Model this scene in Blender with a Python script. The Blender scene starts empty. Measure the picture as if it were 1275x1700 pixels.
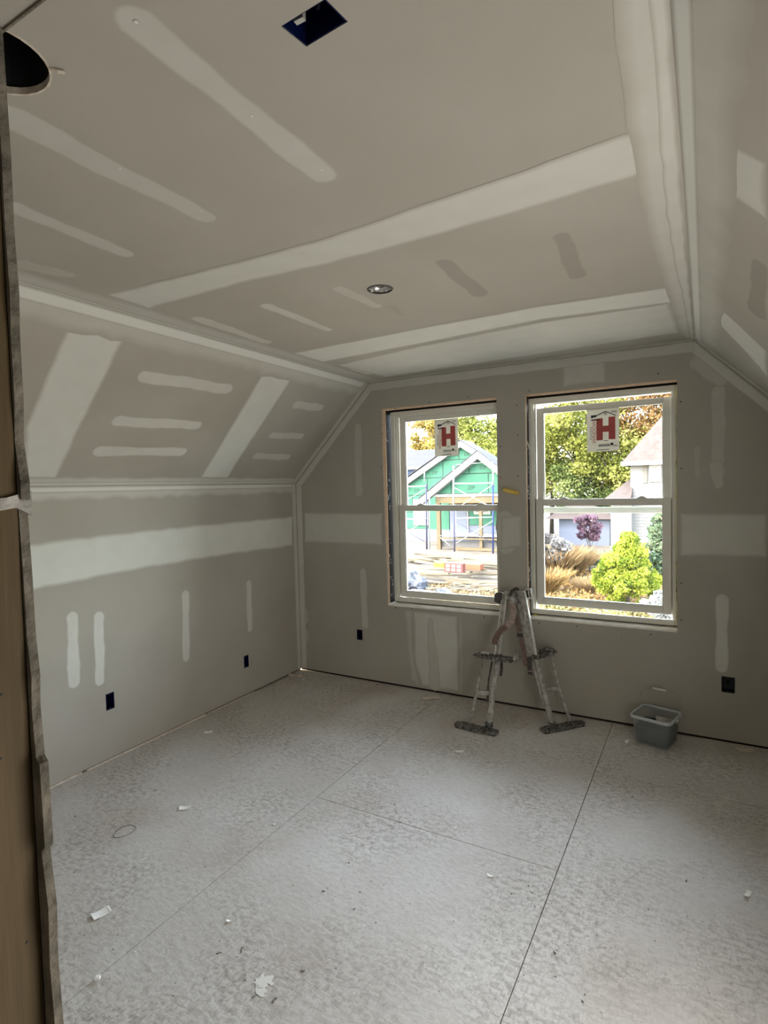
import bpy, bmesh, math, random
import numpy as np
from mathutils import Vector, Matrix
from mathutils.geometry import tessellate_polygon
random.seed(7)
SC = bpy.context.scene
COL = SC.collection
# ------------------------------------------------------------------ camera
cd = bpy.data.cameras.new('camera'); cam = bpy.data.objects.new('camera', cd); COL.objects.link(cam)
cd.sensor_fit = 'VERTICAL'; cd.sensor_height = 36.0; cd.lens = 36.0 * 941.34 / 1700.0
cd.clip_start = 0.02; cd.clip_end = 400
cam.matrix_world = Matrix(((0.87029, -0.00072, 0.49254, 3.1227), (0.49192, 0.05149, -0.86912, -3.9515),
                           (-0.02473, 0.99867, 0.04517, 1.6078), (0, 0, 0, 1)))
SC.camera = cam
# ------------------------------------------------------------------ world, sun, added fill lights, exposure
wd = bpy.data.worlds.new('world'); SC.world = wd; wd.use_nodes = True
wn = wd.node_tree; bg = wn.nodes['Background']
sky = wn.nodes.new('ShaderNodeTexSky'); sky.sky_type = 'NISHITA'; sky.sun_disc = False
sky.sun_elevation = math.radians(38); sky.sun_rotation = math.radians(205); sky.altitude = 100; sky.air_density = 1.2; sky.dust_density = 2.0; sky.ozone_density = 1.0
hz = wn.nodes.new('ShaderNodeMix'); hz.data_type = 'RGBA'; hz.inputs[0].default_value = 0.80      # thin bright haze over the blue
hz.inputs[7].default_value = (1.0, 0.985, 0.95, 1); wn.links.new(sky.outputs[0], hz.inputs[6]); wn.links.new(hz.outputs[2], bg.inputs[0])
bg.inputs[1].default_value = 5.4
sl = bpy.data.lights.new('sun', 'SUN'); so = bpy.data.objects.new('sun', sl); COL.objects.link(so)
sl.energy = 4.0; sl.angle = math.radians(0.6); sl.color = (1.0, 0.93, 0.82)
so.rotation_euler = Vector((0.74, 0.36, -0.58)).to_track_quat('-Z', 'Y').to_euler()
hl = bpy.data.lights.new('added_hall_fill', 'AREA'); ho = bpy.data.objects.new('added_hall_fill', hl); COL.objects.link(ho)  # unseen fill light added behind the camera to lift the room
hl.shape = 'RECTANGLE'; hl.size = 1.5; hl.size_y = 1.4; hl.energy = 2.2; hl.color = (1.0, 0.90, 0.74)
ho.location = (3.0, -5.9, 1.35); ho.rotation_euler = Vector((-0.05, 1.0, 0.06)).to_track_quat('-Z', 'Z').to_euler()
rl = bpy.data.lights.new('added_side_fill', 'AREA'); ro_l = bpy.data.objects.new('added_side_fill', rl); COL.objects.link(ro_l)  # soft fill added out of view by the right wall
rl.shape = 'RECTANGLE'; rl.size = 1.6; rl.size_y = 1.1; rl.energy = 13; rl.color = (1.0, 0.96, 0.90)
ro_l.location = (3.75, -2.75, 0.95); ro_l.rotation_euler = Vector((-1.0, -0.12, 0.20)).to_track_quat('-Z', 'Z').to_euler()
SC.view_settings.view_transform = 'Standard'; SC.view_settings.look = 'None'
SC.view_settings.exposure = 1.3; SC.view_settings.gamma = 1.0; SC.view_settings.use_curve_mapping = False
SC.cycles.max_bounces = 14; SC.cycles.diffuse_bounces = 8; SC.cycles.transparent_max_bounces = 24
SC.cycles.sample_clamp_indirect = 6.0
try: SC.cycles.use_denoising = True
except Exception: pass
for px0 in (1.36, 2.50):            # window portals: they emit nothing, they only guide the sampling of the sky
    pl = bpy.data.lights.new('window_portal', 'AREA'); po = bpy.data.objects.new('window_portal', pl); COL.objects.link(po)
    pl.shape = 'RECTANGLE'; pl.size = 0.96; pl.size_y = 1.56; pl.cycles.is_portal = True
    po.location = (px0, 0.30, 1.44); po.rotation_euler = (math.radians(-90), 0, 0)

# ------------------------------------------------------------------ materials
def mat(name, c1, c2=None, scale=8, rough=0.8, bump=0.0, bscale=None, metal=0.0, stretch=(1, 1, 1), detail=4, lo=0.35, hi=0.65, spec=0.3):
    m = bpy.data.materials.new(name); m.use_nodes = True; nt = m.node_tree; N = nt.nodes; b = N['Principled BSDF']
    b.inputs['Roughness'].default_value = rough; b.inputs['Metallic'].default_value = metal
    b.inputs['Specular IOR Level'].default_value = spec
    b.inputs['Base Color'].default_value = (*c1, 1)
    if c2 is not None or bump:
        tc = N.new('ShaderNodeTexCoord'); mp = N.new('ShaderNodeMapping'); mp.inputs['Scale'].default_value = stretch
        nt.links.new(tc.outputs['Object'], mp.inputs[0])
    if c2 is not None:
        nz = N.new('ShaderNodeTexNoise'); nz.inputs['Scale'].default_value = scale; nz.inputs['Detail'].default_value = detail
        cr = N.new('ShaderNodeValToRGB'); cr.color_ramp.elements[0].color = (*c1, 1); cr.color_ramp.elements[1].color = (*c2, 1)
        cr.color_ramp.elements[0].position = lo; cr.color_ramp.elements[1].position = hi
        nt.links.new(mp.outputs[0], nz.inputs['Vector']); nt.links.new(nz.outputs['Fac'], cr.inputs[0]); nt.links.new(cr.outputs[0], b.inputs['Base Color'])
    if bump:
        n2 = N.new('ShaderNodeTexNoise'); n2.inputs['Scale'].default_value = bscale or scale * 3; n2.inputs['Detail'].default_value = 5
        bp = N.new('ShaderNodeBump'); bp.inputs['Strength'].default_value = bump; bp.inputs['Distance'].default_value = 0.01
        nt.links.new(mp.outputs[0], n2.inputs['Vector']); nt.links.new(n2.outputs['Fac'], bp.inputs['Height']); nt.links.new(bp.outputs[0], b.inputs['Normal'])
    return m
PAPER = (0.40, 0.375, 0.325); MUD = (0.66, 0.665, 0.615)
def compound_mat(name, mud):
    m = mat(name, PAPER, None, rough=0.85); nt = m.node_tree; N = nt.nodes; b = N['Principled BSDF']
    at = N.new('ShaderNodeAttribute'); at.attribute_name = 'feather'
    tc = N.new('ShaderNodeTexCoord'); nz = N.new('ShaderNodeTexNoise'); nz.inputs['Scale'].default_value = 9; nz.inputs['Detail'].default_value = 4
    nt.links.new(tc.outputs['Object'], nz.inputs['Vector'])
    ma = N.new('ShaderNodeMath'); ma.operation = 'MULTIPLY_ADD'; ma.inputs[1].default_value = 0.30; ma.inputs[2].default_value = -0.15
    nt.links.new(nz.outputs['Fac'], ma.inputs[0])
    ad = N.new('ShaderNodeMath'); ad.operation = 'ADD'; ad.use_clamp = True
    nt.links.new(at.outputs['Fac'], ad.inputs[0]); nt.links.new(ma.outputs[0], ad.inputs[1])
    mx = N.new('ShaderNodeMix'); mx.data_type = 'RGBA'; mx.inputs[6].default_value = (*PAPER, 1); mx.inputs[7].default_value = (*mud, 1)
    nt.links.new(ad.outputs[0], mx.inputs[0]); nt.links.new(mx.outputs[2], b.inputs['Base Color'])
    return m
M = {}
M['paper'] = mat('drywall_paper', (0.385, 0.36, 0.31), (0.415, 0.39, 0.34), 2.2, rough=0.9, bump=0.05, bscale=60)
M['mud'] = compound_mat('joint_compound', MUD)
M['wetmud'] = compound_mat('damp_joint_compound', (0.30, 0.275, 0.235))
M['gypsum'] = mat('gypsum_edge', (0.66, 0.60, 0.52), (0.5, 0.42, 0.34), 30, bump=0.3)
M['darkedge'] = mat('torn_board_edge', (0.21, 0.185, 0.145), (0.09, 0.08, 0.062), 25, bump=0.8, bscale=60, detail=8)
M['stud'] = mat('pine_stud', (0.115, 0.078, 0.034), (0.085, 0.056, 0.023), 9, rough=0.7, stretch=(8, 8, 0.5), bump=0.1)
M['reveal'] = mat('pine_reveal', (0.82, 0.62, 0.44), (0.72, 0.52, 0.36), 8, stretch=(4, 4, 1))
M['sillwood'] = mat('pale_sill', (0.90, 0.89, 0.85), (0.78, 0.75, 0.68), 14, bump=0.2)  # near-white sill, mottled with a slightly darker beige
M['membrane'] = mat('flashing_membrane', (0.012, 0.012, 0.012), (0.02, 0.02, 0.02), 9, rough=0.5)
M['fleck'] = mat('compound_flecks', (0.75, 0.74, 0.70))
M['vinyl'] = mat('window_vinyl', (0.74, 0.73, 0.66), (0.70, 0.68, 0.61), 5, rough=0.45)
M['foam'] = mat('expanding_foam', (0.75, 0.68, 0.30), (0.62, 0.55, 0.22), 40, bump=0.6)
M['black'] = mat('dark_void', (0.01, 0.01, 0.012), rough=0.9)
M['bluebox'] = mat('blue_plastic', (0.003, 0.008, 0.055), (0.002, 0.005, 0.035), 20, rough=0.35)
M['greybox'] = mat('dark_box_plastic', (0.02, 0.025, 0.03), (0.01, 0.012, 0.016), 20, rough=0.5)
M['screw'] = mat('black_screw', (0.02, 0.018, 0.016), rough=0.5)
M['metal'] = mat('dusty_aluminium', (0.50, 0.48, 0.445), (0.27, 0.26, 0.235), 38, rough=0.55, metal=0.1, bump=0.4, bscale=70, detail=6)
M['metalhi'] = mat('highlight_aluminium', (0.80, 0.79, 0.76), (0.70, 0.69, 0.66), 30, rough=0.4, metal=0.25)  # paler copy of the aluminium; paints highlight edges on the stilt channels
M['splat'] = mat('compound_crusted_metal', (0.06, 0.056, 0.05), (0.33, 0.315, 0.29), 60, rough=0.75, bump=0.7, bscale=80, detail=8, lo=0.42, hi=0.75)
M['darkmetal'] = mat('dark_steel', (0.06, 0.055, 0.05), (0.12, 0.11, 0.10), 40, rough=0.6)
M['strap'] = mat('dusty_brown_webbing', (0.14, 0.085, 0.07), (0.20, 0.15, 0.13), 60, rough=0.9)
M['straplight'] = mat('pale_strap_face', (0.42, 0.34, 0.30), (0.30, 0.23, 0.2), 50, rough=0.9)
M['pad'] = mat('dark_padding', (0.05, 0.045, 0.042), (0.09, 0.08, 0.075), 50, rough=0.9)
M['white'] = mat('white_plastic', (0.78, 0.77, 0.74), (0.62, 0.61, 0.58), 22, rough=0.6)
M['scrap'] = mat('paper_scrap', (0.92, 0.91, 0.88), (0.84, 0.83, 0.79), 30)
M['tan'] = mat('tan_scrap', (0.74, 0.65, 0.57), (0.62, 0.53, 0.46), 30)
M['crumb'] = mat('dark_crumb', (0.10, 0.085, 0.07), (0.2, 0.18, 0.15), 30)
M['yellow'] = mat('yellow_cable_jacket', (0.80, 0.58, 0.14), (0.66, 0.45, 0.09), 18, rough=0.45)
M['whitecable'] = mat('pale_cable', (0.62, 0.60, 0.52), rough=0.5)
def thin(name, col, transp, rough=0.3, trans=0.0):
    m = bpy.data.materials.new(name); m.use_nodes = True; nt = m.node_tree; N = nt.nodes; out = N['Material Output']; b = N['Principled BSDF']
    b.inputs['Base Color'].default_value = (*col, 1); b.inputs['Roughness'].default_value = rough
    t = N.new('ShaderNodeBsdfTransparent'); mx = N.new('ShaderNodeMixShader'); src = b.outputs[0]
    if trans:
        tl = N.new('ShaderNodeBsdfTranslucent'); tl.inputs[0].default_value = (*col, 1); m2 = N.new('ShaderNodeMixShader'); m2.inputs[0].default_value = trans
        nt.links.new(b.outputs[0], m2.inputs[1]); nt.links.new(tl.outputs[0], m2.inputs[2]); src = m2.outputs[0]
    mx.inputs[0].default_value = transp
    nt.links.new(src, mx.inputs[1]); nt.links.new(t.outputs[0], mx.inputs[2]); nt.links.new(mx.outputs[0], out.inputs[0]); return m
def glass_mat():
    m = bpy.data.materials.new('clear_glass'); m.use_nodes = True; nt = m.node_tree; N = nt.nodes; N.remove(N['Principled BSDF'])
    t = N.new('ShaderNodeBsdfTransparent'); t.inputs[0].default_value = (0.97, 0.985, 0.975, 1)
    g = N.new('ShaderNodeBsdfGlossy'); g.inputs['Roughness'].default_value = 0.02
    f = N.new('ShaderNodeFresnel'); f.inputs[0].default_value = 1.45; mx = N.new('ShaderNodeMixShader')
    nt.links.new(f.outputs[0], mx.inputs[0]); nt.links.new(t.outputs[0], mx.inputs[1]); nt.links.new(g.outputs[0], mx.inputs[2])
    nt.links.new(mx.outputs[0], N['Material Output'].inputs[0]); return m
M['glass'] = glass_mat()
M['sheet'] = thin('sticker_film', (0.72, 0.69, 0.62), 0.0, 0.6, 0.25)
M['red'] = thin('sticker_red', (0.80, 0.17, 0.15), 0.0, 0.6, 0.4)
M['ink'] = mat('sticker_black', (0.03, 0.03, 0.035)); M['inkgrey'] = mat('sticker_grey', (0.42, 0.42, 0.40)); M['inkred'] = mat('sticker_red_ink', (0.5, 0.10, 0.09))
M['bucket'] = thin('cloudy_plastic', (0.56, 0.60, 0.62), 0.78, 0.4, 0.3)
M['rimgrey'] = mat('cloudy_rim', (0.50, 0.53, 0.54), rough=0.4)
M['slurry'] = mat('grey_slurry', (0.035, 0.042, 0.05), (0.06, 0.065, 0.07), 10, rough=0.5)
M['reflector'] = mat('lamp_reflector', (0.82, 0.82, 0.80), (0.55, 0.55, 0.53), 30, rough=0.22, metal=0.7)

def osb():
    m = bpy.data.materials.new('dusty_strand_board'); m.use_nodes = True; nt = m.node_tree; N = nt.nodes; b = N['Principled BSDF']; Lk = nt.links
    tc = N.new('ShaderNodeTexCoord')
    def noise(scale, stretch, det, rot=0.0, dist=0.0):
        mp = N.new('ShaderNodeMapping'); mp.inputs['Scale'].default_value = stretch; mp.inputs['Rotation'].default_value = (0, 0, rot)
        Lk.new(tc.outputs['Object'], mp.inputs[0]); n = N.new('ShaderNodeTexNoise'); n.inputs['Scale'].default_value = scale; n.inputs['Detail'].default_value = det
        n.inputs['Distortion'].default_value = dist; Lk.new(mp.outputs[0], n.inputs['Vector']); return n.outputs['Fac']
    def ramp(fac, p0, c0, p1, c1):
        r = N.new('ShaderNodeValToRGB'); e = r.color_ramp.elements; e[0].position = p0; e[0].color = (*c0, 1); e[1].position = p1; e[1].color = (*c1, 1); Lk.new(fac, r.inputs[0]); return r.outputs[0]
    def mix(f, a, c, bl='MIX'):
        x = N.new('ShaderNodeMix'); x.data_type = 'RGBA'; x.blend_type = bl
        if isinstance(f, float): x.inputs[0].default_value = f
        else: Lk.new(f, x.inputs[0])
        for i, v in ((6, a), (7, c)):
            if isinstance(v, tuple): x.inputs[i].default_value = (*v, 1)
            else: Lk.new(v, x.inputs[i])
        return x.outputs[2]
    big = noise(1.3, (1, 1, 1), 5)
    base = ramp(big, 0.3, (0.50, 0.465, 0.43), 0.7, (0.62, 0.60, 0.575))
    s1 = noise(30, (1, 1.8, 1), 9, 0.5, 0.5); s2 = noise(44, (2.4, 1, 1), 7, 0.3, 0.6)
    st = ramp(s1, 0.36, (0.60, 0.57, 0.54), 0.56, (1.04, 1.04, 1.04)); st2 = ramp(s2, 0.34, (0.66, 0.64, 0.62), 0.52, (1.08, 1.08, 1.08))
    patch = ramp(noise(2.1, (1, 1, 1), 6), 0.42, (0.25, 0.25, 0.25), 0.62, (1, 1, 1))
    c = mix(patch, base, mix(0.7, mix(0.75, base, st, 'MULTIPLY'), st2, 'MULTIPLY'))
    warm = ramp(noise(1.7, (1, 0.7, 1), 4), 0.55, (0, 0, 0), 0.75, (1, 1, 1))
    c = mix(warm, c, mix(0.35, c, (0.62, 0.47, 0.36), 'MULTIPLY'))
    sp = ramp(noise(55, (1, 1, 1), 2), 0.245, (0.25, 0.22, 0.19), 0.275, (1, 1, 1))
    c = mix(1.0, c, sp, 'MULTIPLY')
    lite = ramp(noise(38, (1, 2.0, 1), 5, 0.9, 1.5), 0.60, (0, 0, 0), 0.70, (1, 1, 1))
    c = mix(lite, c, mix(0.35, c, (0.80, 0.79, 0.77)))
    Lk.new(c, b.inputs['Base Color']); b.inputs['Roughness'].default_value = 0.62; b.inputs['Specular IOR Level'].default_value = 0.35
    bp = N.new('ShaderNodeBump'); bp.inputs['Strength'].default_value = 0.45; bp.inputs['Distance'].default_value = 0.006; Lk.new(s1, bp.inputs['Height']); Lk.new(bp.outputs[0], b.inputs['Normal'])
    return m
M['osb'] = osb()

# ------------------------------------------------------------------ helpers
def link(name, me, m, parent=None, smooth=False):
    o = bpy.data.objects.new(name, me); COL.objects.link(o)
    if m is not None: me.materials.append(M[m] if isinstance(m, str) else m)
    if parent is not None: o.parent = parent
    if smooth: me.polygons.foreach_set('use_smooth', [True] * len(me.polygons))
    return o
def tag(o, label=None, cat=None, group=None, kind=None):
    for k, v in (('label', label), ('category', cat), ('group', group), ('kind', kind)):
        if v: o[k] = v
    return o
def empty(name, loc=(0, 0, 0), rz=0.0, **k):
    o = bpy.data.objects.new(name, None); COL.objects.link(o); o.location = loc; o.rotation_euler = (0, 0, rz); o.empty_display_size = 0.05
    return tag(o, **k)
class MB:
    def __init__(s): s.v = []; s.f = []
    def add(s, vs, fs):
        n = len(s.v); s.v += [tuple(x) for x in vs]; s.f += [[i + n for i in f] for f in fs]; return s
    def box(s, x0, x1, y0, y1, z0, z1, mtx=None):
        vs = [Vector(p) for p in ((x0,y0,z0),(x1,y0,z0),(x1,y1,z0),(x0,y1,z0),(x0,y0,z1),(x1,y0,z1),(x1,y1,z1),(x0,y1,z1))]
        if mtx is not None: vs = [mtx @ v for v in vs]
        return s.add(vs, [[0,3,2,1],[4,5,6,7],[0,1,5,4],[1,2,6,5],[2,3,7,6],[3,0,4,7]])
    def bar(s, a, b, w, h, up=(0, 0, 1), taper=1.0):
        a, b = Vector(a), Vector(b); d = (b - a).normalized(); u = Vector(up)
        sx = d.cross(u)
        if sx.length < 1e-4: sx = d.cross(Vector((1, 0, 0)))
        sx.normalize(); uy = sx.cross(d).normalized(); vs = []
        for p, t in ((a, 1.0), (b, taper)):
            for i, j in ((-1, -1), (1, -1), (1, 1), (-1, 1)): vs.append(p + sx * i * w / 2 * t + uy * j * h / 2 * t)
        return s.add(vs, [[0,3,2,1],[4,5,6,7],[0,1,5,4],[1,2,6,5],[2,3,7,6],[3,0,4,7]])
    def tube(s, pts, r, n=8, radii=None, flat=1.0):
        pts = [Vector(p) for p in pts]; rings = []
        for i, p in enumerate(pts):
            d = (pts[min(i + 1, len(pts) - 1)] - pts[max(i - 1, 0)]).normalized()
            a = d.cross(Vector((0, 0, 1)));
            if a.length < 1e-3: a = d.cross(Vector((0, 1, 0)))
            a.normalize(); c = d.cross(a).normalized(); rr = radii[i] if radii else r
            rings.append([p + (a * math.cos(t) + c * math.sin(t) * flat) * rr for t in [2 * math.pi * k / n for k in range(n)]])
        vs = [v for R_ in rings for v in R_]; fs = []
        for i in range(len(pts) - 1):
            for k in range(n): k2 = (k + 1) % n; fs.append([i*n+k, i*n+k2, (i+1)*n+k2, (i+1)*n+k])
        fs.append(list(range(n))[::-1]); fs.append([(len(pts)-1)*n+k for k in range(n)])
        return s.add(vs, fs)
    def ribbon(s, pts, w, th, side):
        pts = [Vector(p) for p in pts]; sd = [Vector(x).normalized() for x in (side if isinstance(side[0], (tuple, list)) else [side] * len(pts))]
        vs = []
        for i, p in enumerate(pts):
            d = (pts[min(i + 1, len(pts) - 1)] - pts[max(i - 1, 0)]).normalized(); nn = d.cross(sd[i]).normalized()
            for a, b in ((-1, -1), (1, -1), (1, 1), (-1, 1)): vs.append(p + sd[i] * a * w / 2 + nn * b * th / 2)
        fs = [[0, 3, 2, 1]]
        for i in range(len(pts) - 1):
            for k in range(4): k2 = (k + 1) % 4; fs.append([i*4+k, i*4+k2, i*4+4+k2, i*4+4+k])
        e = (len(pts) - 1) * 4; fs.append([e, e+1, e+2, e+3]); return s.add(vs, fs)
    def build(s, name, m, parent=None, smooth=False, bevel=0.0):
        me = bpy.data.meshes.new(name); me.from_pydata([tuple(v) for v in s.v], [], s.f); me.update()
        o = link(name, me, m, parent, smooth)
        if bevel:
            b = o.modifiers.new('bevel', 'BEVEL'); b.width = bevel; b.segments = 2; b.limit_method = 'ANGLE'
        return o
AX, HKN, BX, HC = 0.7764, 1.6532, 3.0692, 2.44
WX = AX + BX; SL_LEN = math.hypot(AX, HC - HKN); su = (HC - HKN) / SL_LEN; sa = AX / SL_LEN
YN = -3.64
def PM(pl, u, v, d):
    if pl == 'L': return (d, u, v)
    if pl == 'RW': return (WX - d, u, v)
    if pl == 'C': return (u, v, HC - d)
    if pl == 'F': return (u, v, d)
    if pl == 'G': return (u, -d, v)
    if pl == 'SL': return (v * sa + d * su, u, HKN + v * su - d * sa)
    if pl == 'SR': return (WX - v * sa - d * su, u, HKN + v * su - d * sa)
def slab(name, pl, outer, holes=(), thick=0.0127, m='paper', parent=None, m_side=None):
    loops = [list(outer)] + [list(h) for h in holes]; flat = [p for l in loops for p in l]
    tris = tessellate_polygon([[Vector((p[0], p[1], 0)) for p in l] for l in loops])
    n = len(flat); vs = [PM(pl, p[0], p[1], 0) for p in flat] + [PM(pl, p[0], p[1], -thick) for p in flat]
    fs = [list(t) for t in tris]; nf = len(fs); fs += [[i + n for i in t][::-1] for t in tris]; k = 0
    for l in loops:
        for i in range(len(l)): j = (i + 1) % len(l); fs.append([k+i, k+j, k+j+n, k+i+n])
        k += len(l)
    me = bpy.data.meshes.new(name); me.from_pydata(vs, [], fs)
    if m_side:
        me.materials.append(M[m]); me.materials.append(M[m_side])
        for i, p in enumerate(me.polygons): p.material_index = 0 if i < 2 * nf else 1
        o = link(name, me, None, parent)
    else: o = link(name, me, m, parent)
    bm = bmesh.new(); bm.from_mesh(me); bmesh.ops.recalc_face_normals(bm, faces=bm.faces); bm.to_mesh(me); bm.free()
    return o
def rect(u0, v0, u1, v1): return [(u0, v0), (u1, v0), (u1, v1), (u0, v1)]
def circ(u, v, r, n=32): return [(u + r * math.cos(2*math.pi*i/n), v + r * math.sin(2*math.pi*i/n)) for i in range(n)]

# ------------------------------------------------------------------ room shell
O1 = (-1.849,0.354); O2 = (-0.684,0.266); O3 = (0.621,0.378); O4 = (3.246,0.357)
def orect(c, w, h): return rect(c[0] - w/2, c[1] - h/2, c[0] + w/2, c[1] + h/2)
h1, h2, h3, h4 = orect(O1, 0.056, 0.10), orect(O2, 0.052, 0.095), orect(O3, 0.055, 0.088), orect(O4, 0.07, 0.098)
WIN1 = rect(0.889, 0.658, 1.828, 2.221); WIN2 = rect(2.033, 0.658, 2.973, 2.221)
WIN1 = [(0.900, 0.660), (1.828, 0.656), (1.828, 2.222), (0.886, 2.222), (0.884, 1.9), (0.890, 1.3), (0.898, 0.95)]
CAN = (1.928, -1.83); DUCT = (1.938, -3.335)
BOXH = [(2.457,-3.11), (2.467,-3.048), (2.566,-3.056), (2.559,-3.116)]
LB = -3.7; GAP = 0.011
wl = slab('wall_left', 'L', rect(LB, GAP, -0.0, HKN), [h1, h2]); tag(wl, kind='structure')
sll = slab('ceiling_slope_left', 'SL', rect(LB, 0, 0, SL_LEN)); tag(sll, kind='structure')
ce = slab('ceiling', 'C', rect(AX, LB, BX, 0), [circ(*CAN, 0.056), circ(*DUCT, 0.10), BOXH]); tag(ce, kind='structure')
srr = slab('ceiling_slope_right', 'SR', rect(LB, 0, 0, SL_LEN)); tag(srr, kind='structure')
wr = slab('wall_right', 'RW', rect(LB, GAP, 0, HKN)); tag(wr, kind='structure')
gout = [(0, 0.015), (WX, 0.015), (WX, HKN), (BX, HC), (AX, HC), (0, HKN)]
wg = slab('wall_gable', 'G', gout, [WIN1, WIN2, h3, h4], m_side='gypsum'); tag(wg, kind='structure')
# framing and sheathing behind the gable boards, with the rough openings
fr = MB(); t0, t1 = 0.0135, 0.165
ro = [(0.902, 1.892, 0.655, 2.226), (2.024, 2.992, 0.655, 2.226)]
def wallbox(x0, x1, z0, z1): fr.box(x0, x1, t0, t1, z0, z1)
fr.box(-0.2, 0.80, 0.08, t1, -0.3, 2.8); wallbox(0.80, ro[0][0], -0.3, 2.8); wallbox(ro[0][1], ro[1][0], -0.3, 2.8); wallbox(ro[1][1], 3.09, -0.3, 2.8); fr.box(3.09, WX + 0.2, 0.08, t1, -0.3, 2.8)
for a in ro: wallbox(a[0], a[1], -0.3, a[2]); wallbox(a[0], a[1], a[3], 2.8)
tag(fr.build('trim_1', 'reveal'), kind='structure')
# outer shell that keeps the daylight out (roof, knee wall framing, floor deck)
tag(MB().box(-0.18, -0.08, LB, 0.0, -0.3, 1.9).build('wall_left_framing', 'stud'), kind='structure')
tag(MB().box(WX + 0.0135, WX + 0.18, -6.4, 0.0, -0.3, 1.9).build('wall_right_framing', 'stud'), kind='structure')
rf = MB()
for pl in ('SL', 'SR'):
    vs = [PM(pl, y, s, -d) for y in (0.165, -6.4) for s in (-0.35, SL_LEN + 0.3) for d in (0.16, 0.26)]
    rf.add(vs, [[0,1,3,2],[4,6,7,5],[0,4,5,1],[2,3,7,6],[0,2,6,4],[1,5,7,3]])
rf.box(0.55, 3.3, -6.4, 0.165, HC + 0.24, HC + 0.34)
tag(rf.build('roof', 'stud'), kind='structure')
# ------------------------------------------------------------------ floor: strand board panels with open joints
fl = MB().box(-0.02, WX + 0.02, -6.4, 0.013, -0.30, -0.019).build('floor', 'black'); tag(fl, kind='structure')
g = 0.0015
for (x0, x1, ys) in ((0.0, 1.363, (0.0, -0.705, -3.14, -5.58, -6.4)), (1.363, 2.592, (0.0, -1.632, -4.07, -6.4)), (2.592, WX, (0.0, -0.72, -3.14, -5.58, -6.4))):
    for a, b in zip(ys[:-1], ys[1:]):
        MB().box(x0 + g, x1 - g, b + g, a - g, -0.019, random.uniform(-0.0007, 0.0)).build('subfloor_panel', 'osb', fl, bevel=0.0012)
# ------------------------------------------------------------------ doorway wall and hall behind the camera
XJ = 2.543
nw = MB().box(-0.2, XJ, -3.76, -3.649, -0.3, 2.75).box(XJ, 3.42, -3.76, -3.649, 2.052, 2.75).box(3.42, WX, -3.76, -3.649, -0.3, 2.75)
nwo = nw.build('wall_near', 'stud'); tag(nwo, kind='structure')
prof = [(0, 2.564), (0.5, 2.566), (0.9, 2.562), (1.0, 2.5585), (1.075, 2.5605), (1.14, 2.557), (1.2, 2.5595), (1.255, 2.553), (1.262, 2.559), (1.30, 2.5585), (1.345, 2.5575), (1.35, 2.552), (1.40, 2.549), (1.43, 2.5515), (1.47, 2.5475), (1.53, 2.547), (1.57, 2.5455), (1.60, 2.5445), (1.605, 2.550), (1.62, 2.551), (1.66, 2.5445), (1.70, 2.548), (1.76, 2.5475), (1.80, 2.550), (1.86, 2.5475), (1.93, 2.5485), (2.05, 2.5455)]
def nearface(pl_name):
    out = [(-0.0, 0.0)] + [(x, z) for z, x in prof] + [(3.42, 2.05), (3.42, 0.0), (WX, 0.0), (WX, HC), (0, HC)]
    tris = tessellate_polygon([[Vector((p[0], p[1], 0)) for p in out]]); n = len(out)
    vs = [(p[0], YN, p[1]) for p in out] + [(p[0], YN - 0.0085, p[1]) for p in out]
    fs = [list(t) for t in tris]; nf = len(fs); fs += [[i + n for i in t][::-1] for t in tris] + [[i, (i+1) % n, (i+1) % n + n, i + n] for i in range(n)]
    me = bpy.data.meshes.new(pl_name); me.from_pydata(vs, [], fs); me.materials.append(M['paper']); me.materials.append(M['darkedge'])
    for i, p in enumerate(me.polygons): p.material_index = 0 if i < nf else 1
    return link(pl_name, me, None, nwo)
nearface('wall_board')
js = MB().box(XJ - 0.002, XJ + 0.0015, -3.76, -3.6495, 0.0, 2.052).build('jamb_stud', 'stud', nwo)
MB().box(XJ, 3.42, -3.79, -3.6395, 2.049, 2.054).build('header_soffit', 'paper', nwo)
MB().box(XJ - 0.002, 3.42, -3.6395, -3.6375, 2.047, 2.054).build('board_edge', 'darkedge', nwo)
# compound smear and strap across the stud, knots and nail heads
sm_ = MB(); pts = [(-3.76, 1.598), (-3.72, 1.602), (-3.69, 1.604), (-3.66, 1.606), (-3.6375, 1.612), (-3.6375, 1.588), (-3.652, 1.596), (-3.68, 1.592), (-3.71, 1.590), (-3.76, 1.588)]
n = len(pts); sm_.add([(XJ + 0.005, p[0], p[1] + 0.0) for p in pts] + [(XJ + 0.0015, p[0], p[1]) for p in pts], [list(range(n))] + [[i, (i+1) % n, (i+1) % n + n, i + n] for i in range(n)])
sm_.build('compound_smear', 'metal', nwo)
for (y, z, r) in ((-3.662, 1.17, 0.0012), (-3.672, 1.42, 0.0012), (-3.676, 1.36, 0.0009), (-3.69, 1.5, 0.0009), (-3.69, 1.33, 0.0009)):
    MB().tube([(XJ + 0.001, y, z), (XJ + 0.0022, y, z)], r, 10).build('nail_head', 'screw', nwo)
hall = MB().box(1.5, 1.6, -6.4, -3.76, -0.3, 2.75).box(1.5, WX + 0.1, -6.5, -6.4, -0.3, 2.75)
tag(hall.build('wall_hall', 'paper'), kind='structure')
tag(MB().box(1.5, WX + 0.02, -6.5, -3.76, HC, HC + 0.05).build('ceiling_hall', 'paper'), kind='structure')

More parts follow.
